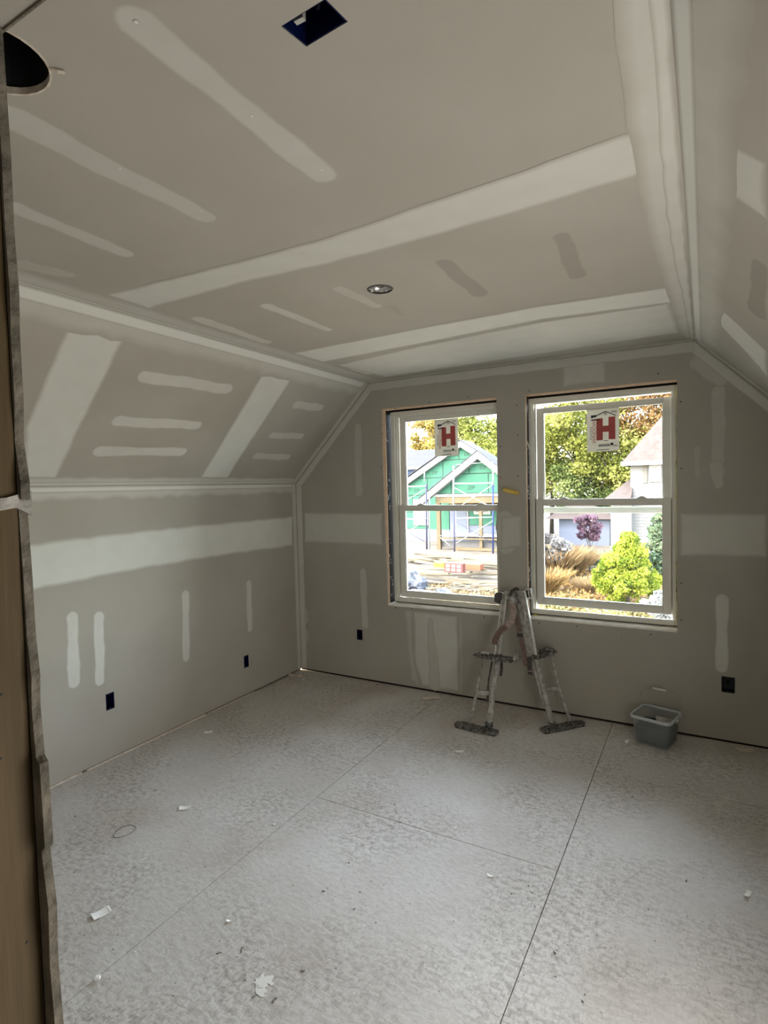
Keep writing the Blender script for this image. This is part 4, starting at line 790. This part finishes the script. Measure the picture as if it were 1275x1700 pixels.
# front gable and porch, Y = 29
PK = (-8.79,29,3.488); PL = (-12.267,29,1.016); PR = (-5.706,29,1.061)
fg = [(PL[0], PL[2]), (PR[0], PL[2]), (PK[0], PK[2])]
prism(fg, 29.1, 29.25, 'wall_backing', 'seam', hs); sheathe(fg, 29.1, PL[2] + 0.02, hs, 0.9)
rake((PL[0] - 0.45, PL[2] - 0.25), (PK[0], PK[2] + 0.1), 28.6, 29.1, 0.36, hs); rake((PR[0] + 0.45, PL[2] - 0.25), (PK[0], PK[2] + 0.1), 28.6, 29.1, 0.36, hs)
rfm = MB()
for (xa, za, xb, zb) in ((PL[0] - 0.5, PL[2] - 0.26, PK[0], PK[2] + 0.12), (PR[0] + 0.5, PL[2] - 0.26, PK[0], PK[2] + 0.12)):
    rfm.add([(xa, 28.55, za), (xb, 28.55, zb), (xb, 29.9, zb), (xa, 29.9, za), (xa, 28.55, za + 0.05), (xb, 28.55, zb + 0.05), (xb, 29.9, zb + 0.05), (xa, 29.9, za + 0.05)], [[0,3,2,1],[4,5,6,7],[0,1,5,4],[1,2,6,5],[2,3,7,6],[3,0,4,7]])
rfm.build('porch_roof', 'roofdark', hs)
bm0 = (-11.681,29,0.931); MB().box(PL[0] + 0.3, PR[0] - 0.2, 28.95, 29.1, PL[2] - 0.16, PL[2]).build('eave_trim', 'trimw', hs)
bz = (-11.073,29,0.354)[2]; MB().box(PL[0] + 0.5, PR[0] - 0.3, 29.0, 29.2, bz + 0.1, PL[2] - 0.18).build('porch_beam', 'lumber', hs)
MB().box(PL[0] + 0.4, PR[0] - 0.2, 29.2, 31.2, PL[2] - 0.1, PL[2]).build('porch_ceiling', 'lumber', hs)
def rx(a, c, y0, y1, name, m): return MB().box(min(a[0], c[0]), max(a[0], c[0]), y0, y1, min(a[2], c[2]), max(a[2], c[2])).build(name, m, hs)
rx((-13.174,31.2,0.359), (-11.794,31.2,-1.389), 31.2, 31.35, 'sheathing_panel', 'green'); rx((-11.752,31.2,0.591), (-6.336,31.2,-2.093), 31.22, 31.35, 'house_wrap', 'wrap')
rx((-13.215,31.2,-1.411), (-11.762,31.2,-1.956), 31.2, 31.35, 'house_wrap', 'wrap')
rx((-11.392,31.15,0.269), (-10.41,31.15,-1.641), 31.12, 31.22, 'porch_door', 'trimw'); rx((-11.245,31.1,0.15), (-10.515,31.1,-1.559), 31.09, 31.12, 'door_leaf', 'wrap')
rx((-10.33,31.15,0.342), (-8.277,31.15,-1.058), 31.12, 31.22, 'sheathing_panel', 'green'); far_window((-9.98,31.1,0.263), (-8.848,31.1,-0.363), 31.1, hs, 2)
rx((-11.705,31.1,0.835), (-8.438,31.1,0.254), 31.08, 31.2, 'lintel_board', 'lumber')
def post(pa, pb, y, w=0.2): a, b_ = pa, pb; MB().box(a[0] - w/2, a[0] + w/2, y - w/2, y + w/2, b_[2], a[2]).build('porch_post', 'lumber', hs)
post((-11.601,29.1,0.927), (-11.678,29.1,-2.533), 29.1, 0.24); post((-8.805,29.1,0.337), (-8.857,29.1,-2.586), 29.1, 0.18); post((-6.197,29.1,0.855), (-6.243,29.1,-2.492), 29.1, 0.24)
rx((-11.488,29,-1.614), (-6.203,29,-1.589), 28.9, 31.2, 'deck_edge', 'trimw'); rx((-11.49,29,-1.709), (-6.206,29,-1.803), 28.9, 29.05, 'deck_rim', 'lumber'); rx((-11.628,29.3,-1.972), (-6.298,29.3,-2.373), 29.3, 29.4, 'porch_foundation', 'conc'); rx((-10.395,28.9,-2.279), (-6.187,28.9,-2.468), 28.8, 28.9, 'skirt_board', 'lumber')
# scaffold
sf = empty('scaffold', (0, 0, 0), label='white and blue tube scaffold standing in front of the green house', cat='scaffold')
def pipe(pts, nm, m, r=0.035): MB().tube(pts, r, 6).build(nm, m, sf, True)
for a, c, m, nm, r in (((-9.915,27.6,2.739), (-9.968,27.6,0.152), 'steelw', 'standard', 0.05), ((-9.93,27.6,0.152), (-9.963,27.6,-2.419), 'steeld', 'standard', 0.05),
        ((-7.478,27.6,2.747), (-7.498,27.6,1.536), 'steelw', 'standard', 0.05), ((-7.498,27.6,1.536), (-7.564,27.6,-2.439), 'steelb', 'standard', 0.055), ((-12.024,28,2.719), (-12.046,28,1.823), 'steelw', 'standard', 0.035), ((-11.882,27.9,1.708), (-11.936,27.9,-2.372), 'steeld', 'standard', 0.055), ((-11.998,28.6,0.984), (-12.078,28.6,-2.453), 'steelw', 'standard', 0.045),
        ((-9.798,27.6,2.788), (-7.458,27.6,2.85), 'steelw', 'ledger', 0.02), ((-9.86,27.6,1.662), (-7.479,27.6,1.64), 'steelw', 'ledger', 0.05), ((-13.322,27.8,1.554), (-11.858,27.8,1.56), 'steelw', 'ledger', 0.05), ((-13.376,27.8,-0.498), (-11.865,27.8,-0.451), 'steelw', 'ledger', 0.045), ((-9.864,27.6,-0.407), (-7.511,27.6,-0.323), 'steelw', 'ledger', 0.04),
        ((-9.824,27.5,1.412), (-7.791,27.5,0.362), 'steelw', 'cross_brace', 0.025), ((-7.483,27.5,1.537), (-9.656,27.5,0.228), 'steelw', 'cross_brace', 0.028), ((-9.826,27.5,-0.563), (-7.539,27.5,-1.833), 'steeld', 'cross_brace', 0.02), ((-7.517,27.5,-0.543), (-9.814,27.5,-1.896), 'steelw', 'cross_brace', 0.028), ((-11.816,27.7,1.375), (-13.079,27.7,0.758), 'steelw', 'cross_brace', 0.022), ((-13.216,27.7,-1.251), (-11.974,27.7,-1.865), 'steeld', 'cross_brace', 0.02), ((-12.027,27.7,-0.632), (-13.217,27.7,-1.327), 'steelw', 'cross_brace', 0.022), ((-10.869,27.6,-1.569), (-10.21,27.6,-2.1), 'steelw', 'cross_brace', 0.025)):
    pipe([a, c], nm, m, r)
# dark blue garage behind at the left
gg = empty('blue_garage', (0, 0, 0), label='dark blue building with a grey roof, left beyond the green house', cat='building')
a, c = (-20.883,42,3.125), (-18.291,42,0.298); MB().box(a[0] - 3, c[0], 42, 47, GZ, a[2]).build('wall', 'bluewall', gg); MB().box(a[0] - 3.2, c[0] + 0.2, 41.7, 41.9, a[2] - 0.05, a[2] + 0.18).build('fascia', 'trimw', gg)
d = (-21.694,44.5,4.741); MB().add([(a[0] - 3.2, 41.8, a[2] + 0.1), (c[0] + 0.2, 41.8, a[2] + 0.1), (c[0] + 0.2, 44.5, d[2] + 0.2), (a[0] - 3.2, 44.5, d[2] + 0.2), (c[0] + 0.2, 47.2, a[2] + 0.1), (a[0] - 3.2, 47.2, a[2] + 0.1)], [[0,1,2,3],[3,2,4,5],[0,3,5],[1,4,2],[0,5,4,1]]).build('roof', 'roofdark', gg)
# white house at the right
wh = empty('white_house', (0, 0, 0), label='white sided house with brown shingle roof at the right edge of the right window', cat='house')
e0 = (-0.227,28,2.52); e1 = (-0.428,28,2.591); tp = (1.032,31,5.122); 
MB().box(e0[0], e0[0] + 8, 28, 36, GZ, e0[2]).build('wall', 'whitesiding', wh)
slp = MB(); 
for k in range(32):     # clapboards
    z = GZ + 0.1 + 0.16*k
    if z + 0.15 < e0[2]: slp.box(e0[0] - 0.015, e0[0] + 8, 27.975, 28, z, z + 0.145)
slo = slp.build('clapboard', 'whitesiding', wh); slo['kind'] = 'stuff'
zt = 5.4
MB().add([(e0[0] - 0.4, 27.6, e0[2]), (e0[0] + 8.4, 27.6, e0[2]), (e0[0] + 8.4, 36.4, e0[2]), (e0[0] - 0.4, 36.4, e0[2]), (e0[0] + 2.6, 32, e0[2] + 4.3), (e0[0] + 5.6, 32, e0[2] + 4.3)], [[0,1,5,4],[1,2,5],[2,3,4,5],[3,0,4],[3,2,1,0]]).build('roof', 'roofb', wh)
MB().box(e0[0] - 0.42, e0[0] + 8.42, 27.55, 27.65, e0[2] - 0.16, e0[2] + 0.05).box(e0[0] - 0.42, e0[0] - 0.36, 27.6, 36.4, e0[2] - 0.16, e0[2] + 0.05).build('fascia', 'trimw', wh)
far_window((0.655,27.96,2.421), (1.206,27.96,1.517), 27.96, wh, 2)
a, c = (0.376,27.95,2.432), (0.555,27.95,1.442); MB().box(a[0], c[0], 27.9, 27.96, c[2], a[2]).build('shutter', 'shutter', wh)
l0, l1, l2 = (-1.417,27,0.66), (-0.13,27,0.647), (-0.335,29,1.874)
MB().add([(l0[0], 27, l0[2]), (l1[0], 27, l0[2]), (l1[0], 29, l2[2]), (l1[0], 31, l0[2]), (l0[0], 31, l0[2])], [[0,1,2],[0,2,4],[2,3,4],[0,4,3,1],[1,3,2]]).build('lower_roof', 'roofb', wh)
MB().box(l0[0] + 0.3, l1[0], 27.3, 30.7, GZ, l0[2]).build('side_wing', 'whitesiding', wh); MB().box(l0[0] - 0.05, l1[0] + 0.6, 26.9, 27.0, l0[2] - 0.14, l0[2] + 0.02).build('wing_fascia', 'trimw', wh)
# pale blue house behind the garden
pb = empty('pale_blue_house', (0, 0, 0), label='pale blue house with a mauve roof low behind the purple tree', cat='house')
a, c = (-5.21,34,-0.988), (-2.107,34,-2.711); MB().box(a[0], c[0], 34, 38, GZ - 0.4, a[2] + 0.25).build('wall', 'bluepale', pb)
a2 = (-6.012,33.6,-0.969); r0 = (-5.232,36,0.039)
MB().add([(a2[0], 33.6, a[2] + 0.2), (c[0] + 0.4, 33.6, a[2] + 0.2), (c[0] - 1.4, 36, r0[2]), (a2[0] + 0.9, 36, r0[2]), (c[0] + 0.4, 38.4, a[2] + 0.2), (a2[0], 38.4, a[2] + 0.2)], [[0,1,2,3],[3,2,4,5],[0,3,5],[1,4,2],[0,5,4,1]]).build('roof', 'roofb', pb)

# ---- foliage
def leaf_mat(name, cols):
    m = bpy.data.materials.new(name); m.use_nodes = True; nt = m.node_tree; N = nt.nodes; out = N['Material Output']; b = N['Principled BSDF']; b.inputs['Roughness'].default_value = 0.7; b.inputs['Specular IOR Level'].default_value = 0.15
    at = N.new('ShaderNodeAttribute'); at.attribute_name = 'tone'; r = N.new('ShaderNodeValToRGB'); e = r.color_ramp.elements
    while len(e) < len(cols): e.new(0.5)
    for i, c in enumerate(cols): e[i].position = i / max(1, len(cols)-1); e[i].color = (*[v * 0.32 for v in c], 1)  # leaf colours darkened as well, to hold outdoor brightness down
    nt.links.new(at.outputs['Fac'], r.inputs[0]); nt.links.new(r.outputs[0], b.inputs['Base Color'])
    tl = N.new('ShaderNodeBsdfTranslucent'); nt.links.new(r.outputs[0], tl.inputs[0]); mx = N.new('ShaderNodeMixShader'); mx.inputs[0].default_value = 0.35
    nt.links.new(b.outputs[0], mx.inputs[1]); nt.links.new(tl.outputs[0], mx.inputs[2]); nt.links.new(mx.outputs[0], out.inputs[0]); return m
rng = np.random.default_rng(5)
def leaves(P, size, tone, name, m, parent, aspect=1.6, updir=None):
    n_ = len(P); u = rng.normal(size=(n_, 3)); u /= np.linalg.norm(u, axis=1)[:, None]
    if updir is not None: u = updir / np.linalg.norm(updir, axis=1)[:, None]
    v = np.cross(u, rng.normal(size=(n_, 3))); v /= np.linalg.norm(v, axis=1)[:, None]
    s = size * rng.uniform(0.6, 1.3, (n_, 1)); a = u * s * aspect; c = v * s * 0.5
    V = np.stack([P - a*0.5, P + c, P + a*0.5, P - c], 1).reshape(-1, 3); me = bpy.data.meshes.new(name)
    me.vertices.add(4*n_); me.vertices.foreach_set('co', V.ravel().astype(np.float32)); me.loops.add(4*n_); me.loops.foreach_set('vertex_index', np.arange(4*n_, dtype=np.int32))
    me.polygons.add(n_); me.polygons.foreach_set('loop_start', np.arange(0, 4*n_, 4, dtype=np.int32)); me.polygons.foreach_set('loop_total', np.full(n_, 4, dtype=np.int32)); me.update(calc_edges=True)
    at = me.attributes.new('tone', 'FLOAT', 'POINT'); at.data.foreach_set('value', np.repeat(np.clip(tone, 0, 1), 4).astype(np.float32))
    return link(name, me, m, parent)
def tree(name, base, h, rx_, rz_, cz, n_, size, m, label, cat='tree', trunk=0.16, blobs=44, group=None, shape='round'):
    t = empty(name, base, label=label, cat=cat, group=group); C_ = np.array((0, 0, cz)); P = []; T = []
    for k in range(blobs):
        d = rng.normal(size=3); d /= np.linalg.norm(d); rr = rng.uniform(0.35, 0.85); c = C_ + d * np.array((rx_, rx_, rz_)) * rr
        if shape == 'cone': c[0:2] *= max(0.1, 1.05 - (c[2] - (cz - rz_)) / (2*rz_)) * 1.5
        br = (rng.uniform(0.13, 0.24) if shape == 'cone' else rng.uniform(0.24, 0.44)) * rx_; m_ = n_ // blobs; q_ = rng.normal(size=(m_, 3)); q_ /= np.linalg.norm(q_, axis=1)[:, None]; q_ *= br * rng.uniform(0.55, 1.0, (m_, 1))
        P.append(c + q_ * np.array((1, 1, 0.75))); T.append(np.clip(rng.uniform(0.15, 0.85) + rng.normal(0, 0.16, m_), 0, 1))
    lf = leaves(np.concatenate(P), size, np.concatenate(T), 'foliage', m, t); lf['kind'] = 'stuff'
    b = MB(); b.tube([(0, 0, -0.3), (0.05, 0, cz*0.5), (0, 0.05, cz)], trunk, 8, [trunk*1.2, trunk*0.8, trunk*0.4])
    for k in range(6): a = k*1.05; b.tube([(0, 0, cz*(0.35 + 0.08*k)), (math.cos(a)*rx_*0.4, math.sin(a)*rx_*0.4, cz*(0.6 + 0.08*k)), (math.cos(a)*rx_*0.7, math.sin(a)*rx_*0.7, cz*(0.75 + 0.09*k))], trunk*0.4, 6, [trunk*0.45, trunk*0.3, trunk*0.1])
    b.build('trunk', 'bark', t, True); return t
LM_y = leaf_mat('yellow_leaves', [(0.30, 0.20, 0.04), (0.56, 0.41, 0.09), (0.74, 0.60, 0.20)])
LM_yg = leaf_mat('yellow_green_leaves', [(0.12, 0.16, 0.03), (0.42, 0.46, 0.08), (0.74, 0.70, 0.22)])
LM_g = leaf_mat('green_leaves', [(0.07, 0.12, 0.03), (0.25, 0.34, 0.09), (0.52, 0.56, 0.20)])
LM_o = leaf_mat('orange_leaves', [(0.26, 0.14, 0.05), (0.50, 0.29, 0.10), (0.66, 0.49, 0.20)])
LM_p = leaf_mat('purple_leaves', [(0.05, 0.03, 0.05), (0.16, 0.08, 0.13), (0.35, 0.22, 0.30)])
LM_c = leaf_mat('golden_conifer', [(0.12, 0.20, 0.02), (0.45, 0.56, 0.04), (0.72, 0.80, 0.12)])
LM_bg = leaf_mat('blue_green_conifer', [(0.06, 0.12, 0.07), (0.22, 0.32, 0.18), (0.42, 0.50, 0.28)])
LM_gr = leaf_mat('straw_grass', [(0.34, 0.18, 0.08), (0.58, 0.37, 0.17), (0.74, 0.56, 0.33)])
LM_gc = leaf_mat('ground_cover', [(0.22, 0.20, 0.08), (0.50, 0.46, 0.16), (0.80, 0.74, 0.36)])
LM_w = leaf_mat('white_blossom', [(0.45, 0.50, 0.48), (0.80, 0.84, 0.84), (0.90, 0.92, 0.92)])
LM_t = leaf_mat('grey_twigs', [(0.12, 0.11, 0.10), (0.34, 0.32, 0.32), (0.56, 0.55, 0.55)])
LM_s = leaf_mat('wood_shavings', [(0.22, 0.14, 0.07), (0.50, 0.36, 0.19), (0.74, 0.60, 0.38)])
def tb(px_pt): return (px_pt[0], px_pt[1], GZ)
G1 = 'trees beyond the houses'
tree('leafy_tree', tb((-22.906,52,1.971)), 9, 2.6, 4.2, 8.8, 9000, 0.17, LM_y, 'golden yellow tree behind the green house, left half of the left window', group=G1)
tree('leafy_tree', tb((-20.204,50,1.913)), 9, 2.5, 3.8, 9.0, 8000, 0.17, LM_y, 'yellow tree rising behind the red H sticker of the left window', group=G1)
tree('leafy_tree', tb((-22.208,50.5,1.962)), 7, 2.4, 2.2, 6.0, 9000, 0.17, LM_y, 'lower yellow tree touching the roof line, far left of the left window', group=G1)
tree('leafy_tree', tb((-14.393,45,1.792)), 8, 3.2, 3.0, 5.2, 12000, 0.16, LM_yg, 'bushy yellow green tree just above the right rake of the green house', group=G1)
tree('leafy_tree', tb((-16.686,48,1.835)), 11, 3.2, 4.2, 7.4, 11000, 0.17, LM_yg, 'yellow green tree with a grey trunk, right half of the left window', group=G1, trunk=0.24)
tree('leafy_tree', tb((-14.575,50,1.77)), 11, 3.2, 4.5, 7.2, 9000, 0.17, LM_yg, 'yellow green tree at the right edge of the left window', group=G1, trunk=0.2)
tree('leafy_tree', tb((-7.543,42,1.634)), 11, 3.4, 5.2, 6.6, 13000, 0.155, LM_yg, 'pale yellow green tree at the left of the right window', group=G1)
tree('leafy_tree', tb((-5.004,40,1.58)), 10, 3.2, 4.6, 8.4, 12000, 0.155, LM_yg, 'tall yellow green tree behind the sticker of the right window', group=G1)
tree('leafy_tree', tb((-4.268,41.5,1.554)), 8, 3.4, 3.2, 3.6, 15000, 0.145, LM_g, 'broad green tree in the middle of the right window', group=G1)
tree('leafy_tree', tb((-1.05,43,1.464)), 10, 3.8, 4.4, 8.6, 16000, 0.155, LM_o, 'orange tinted tree above the brown roof of the white house', group=G1)
tree('leafy_tree', tb((-2.373,41,1.508)), 9, 2.8, 3.6, 5.2, 9000, 0.155, LM_yg, 'yellow green tree between the sticker and the white house', group=G1)
tree('leafy_tree', tb((-11.377,50,1.689)), 10, 3.6, 4.6, 5.4, 8000, 0.17, LM_g, 'green tree hidden mostly behind the wall between the windows', group=G1)
# garden
tree('golden_conifer', tb((0.948,15.5,-0.454)), 3, 1.2, 1.42, 1.32, 26000, 0.06, LM_c, 'bright golden green conifer in the garden, lower half of the right window', 'conifer', 0.07, 170, shape='cone')
tree('tall_conifer', tb((1.921,17.5,-0.63)), 3.6, 1.0, 1.7, 1.75, 11000, 0.085, LM_bg, 'muted blue green conifer behind the golden conifer at right', 'conifer', 0.07, 120, shape='cone')
tree('purple_tree', tb((-1.291,22,-0.79)), 3.4, 0.62, 0.72, 2.15, 2000, 0.11, LM_p, 'small purple leaved tree left of the golden conifer', 'tree', 0.035, 22)
tree('flowering_shrub', tb((2.086,13.2,-1.096)), 1, 0.5, 0.62, 0.62, 3000, 0.06, LM_w, 'white flecked shrub at the lower right of the right window', 'shrub', 0.03, 18)
tree('green_shrub', tb((-1.797,24,-1.265)), 1, 0.9, 0.5, 0.5, 2400, 0.09, LM_bg, 'low dark green shrub under the purple tree', 'shrub', 0.03, 16)
tree('bare_shrub', tb((-2.708,20,-0.39)), 2.4, 0.9, 1.0, 1.5, 2600, 0.12, LM_t, 'grey bare twiggy shrub at the left edge of the right window', 'shrub', 0.03, 20)
def grass(base, r, h, n_, m, label, name='ornamental_grass'):
    t = empty(name, base, label=label, cat='grass'); a = rng.uniform(0, 2*math.pi, n_); rr = r * np.sqrt(rng.uniform(0, 1, n_)) * 0.3; lean = rng.uniform(0.05, 0.55, n_); hh = h * rng.uniform(0.55, 1.05, n_)
    root = np.stack([np.cos(a)*rr, np.sin(a)*rr, np.zeros(n_)], 1); dr = np.stack([np.cos(a)*lean, np.sin(a)*lean, np.ones(n_)], 1); P = []; U = []; T = []
    for k in range(4):
        s = (k + 0.5)/4; droop = np.stack([np.cos(a), np.sin(a), -0.6*np.ones(n_)], 1) * (s*s*0.35*hh)[:, None]; P.append(root + dr * (hh*s)[:, None] + droop); U.append(dr + np.stack([np.cos(a), np.sin(a), -0.6*np.ones(n_)], 1) * s * 0.5); T.append(np.clip(rng.uniform(0.2, 0.9, n_) * (0.6 + 0.5*s), 0, 1))
    o = leaves(np.concatenate(P), h*0.026, np.concatenate(T), 'blades', m, t, 11.0, np.concatenate(U)); o['kind'] = 'stuff'
for px_, h_, lab in (((-2.373,20.618,-2.5), 1.7, 'tall straw coloured ornamental grass, leftmost clump in the right window'), ((-1.832,21.688,-2.5), 1.35, 'straw coloured grass clump between the tall clump and the conifer'), ((-1.97,17.125,-2.5), 1.1, 'orange grass clump at the lower left of the right window'), ((-0.634,17.666,-2.5), 0.7, 'low arching grass clump in front of the golden conifer')):
    grass((px_[0], px_[1], GZ), 0.9, h_, 1100, LM_gr if h_ != 1.1 else LM_o, lab)
def scatter(x0, x1, y0, y1, n_, size, m, name, label, cat, hmax=0.25, mask=None):
    P = np.stack([rng.uniform(x0, x1, n_), rng.uniform(y0, y1, n_), np.zeros(n_)], 1)
    P[:, 2] = np.array([hgt(a, b_) for a, b_ in P[:, :2]]) + rng.uniform(0.02, hmax, n_) * (0.6 + 0.4*np.sin(P[:, 0]*3)*np.cos(P[:, 1]*2.3))
    tone = 0.5 + 0.28*np.sin(P[:, 0]*2.1 + 1)*np.cos(P[:, 1]*1.7) + rng.normal(0, 0.16, n_)
    o = leaves(P, size, tone, name, m, None); tag(o, label, cat, None, 'stuff')
scatter(-2.6, 3.4, 10.2, 15.5, 9000, 0.075, LM_gc, 'ground_cover', 'pale green and yellow ground cover along the bottom of the right window', 'plants', 0.35)
scatter(-3.5, 4.5, 14.5, 23, 7000, 0.10, LM_o, 'fallen_leaves', 'orange leaf litter and low plants behind the ground cover', 'leaves', 0.22)
scatter(-7.5, -2.7, 11.0, 16.5, 5200, 0.10, LM_s, 'wood_scraps', 'straw coloured wood scraps and shavings at the bottom of the left window', 'scraps', 0.22)
# lumber on the building site
random.seed(21)
def plank(c, L_, w, th, rz, z, m, near, tilt=0.0):
    o = MB().box(-L_/2, L_/2, -w/2, w/2, 0, th).build('lumber_plank', m); o.location = (c[0], c[1], z); o.rotation_euler = (0, tilt, rz)
    lab = ('sun bleached' if m == 'lumberw' else 'yellow brown') + (' lumber plank in the loose scatter at the window bottom right' if near else ' lumber plank in the long pile before the green house')
    return tag(o, lab, 'plank', ('bleached' if m == 'lumberw' else 'yellow') + (' planks scattered nearest' if near else ' planks in the long pile'))
for k in range(26):
    px_ = ((-10.078,22.577,-2.3), (-9.587,23.779,-2.3), (-7.998,23.284,-2.3), (-6.456,22.622,-2.3), (-8.469,19.96,-2.3), (-7.241,19.612,-2.3), (-7.861,18.089,-2.3), (-6.64,21.452,-2.3))[k % 8]
    plank((px_[0] + random.uniform(-0.9, 0.9), px_[1] + random.uniform(-0.7, 0.7)), random.uniform(2.6, 4.8), random.choice((0.14, 0.19, 0.24, 0.3)), 0.06, random.gauss(-0.15, 0.22), GZ + 0.12 + 0.035*(k // 3), random.choice(('lumber', 'lumberw', 'lumberw')), 0, random.uniform(-0.04, 0.04))
for k in range(16):
    px_ = ((-5.192,19.089,-2.3), (-5.194,16.997,-2.3), (-6.081,16.652,-2.3), (-4.223,16.38,-2.3), (-5.139,15.348,-2.3))[k % 5]
    plank((px_[0] + random.uniform(-0.5, 0.5), px_[1] + random.uniform(-0.5, 0.5)), random.uniform(1.2, 2.8), random.choice((0.09, 0.12, 0.16)), 0.04, random.uniform(-0.5, 1.0), GZ + 0.14 + 0.03*(k // 3), random.choice(('lumber', 'lumber', 'lumberw')), 1, random.uniform(-0.06, 0.06))
def blk(a, c, dy, name, m, lab, cat, rz=0.0):
    w, h = abs(c[0]-a[0]), abs(a[2]-c[2]); o = MB().box(-w/2, w/2, 0, dy, 0, h).build(name, m, None, bevel=0.01); o.location = ((a[0]+c[0])/2, a[1], min(a[2], c[2])); o.rotation_euler = (0, 0, rz); return tag(o, lab, cat)
blk((-5.868,18.6,-1.774), (-5.065,18.6,-2.016), 0.35, 'orange_beam', 'orange', 'orange painted beam end among the lumber', 'beam', -0.12)
blk((-7.247,18.6,-1.784), (-6.737,18.6,-1.998), 0.35, 'yellow_crate', 'yellowobj', 'yellow plastic crate left of the red lattice block', 'crate', -0.1)
lt = empty('lattice_block', (-5.873,17.6,-1.991), -0.1, label='brick red lattice block with white squares beside the orange beam', cat='block')
MB().box(-0.42, 0.42, 0, 0.25, 0, 0.36).build('block_body', 'brick', lt)
for i in range(3):
    for j in range(2): MB().box(-0.34 + i*0.25, -0.16 + i*0.25, -0.02, 0, 0.04 + j*0.16, 0.15 + j*0.16).build('white_square', 'trimw', lt)
def bag(c, sx, sy, sz, lab):
    bm = bmesh.new(); bmesh.ops.create_icosphere(bm, subdivisions=3, radius=1.0)
    for v in bm.verts:
        k = 1 + 0.16*math.sin(v.co.x*5 + c[0]*7) + 0.13*math.sin(v.co.y*7 + v.co.z*4) + 0.09*math.sin(v.co.z*11 + v.co.x*6); v.co = Vector((v.co.x*sx*k, v.co.y*sy*k, max(v.co.z, -0.5)*sz*k))
    me = bpy.data.meshes.new('crumpled_tarp'); bm.to_mesh(me); bm.free(); o = link('crumpled_tarp', me, 'tarp'); o.location = (c[0], c[1], GZ + 0.5*sz); tag(o, lab, 'tarp')
bag((-6.719,15.672,-2.3), 0.42, 0.4, 0.5, 'dark grey tarp bundle standing at the lower left of the left window'); bag((-5.644,14.181,-2.35), 0.62, 0.4, 0.26, 'crumpled grey tarp at the bottom left of the left window'); bag((-5.059,14.66,-2.35), 0.46, 0.35, 0.24, 'blue grey tarp at the bottom centre of the left window')
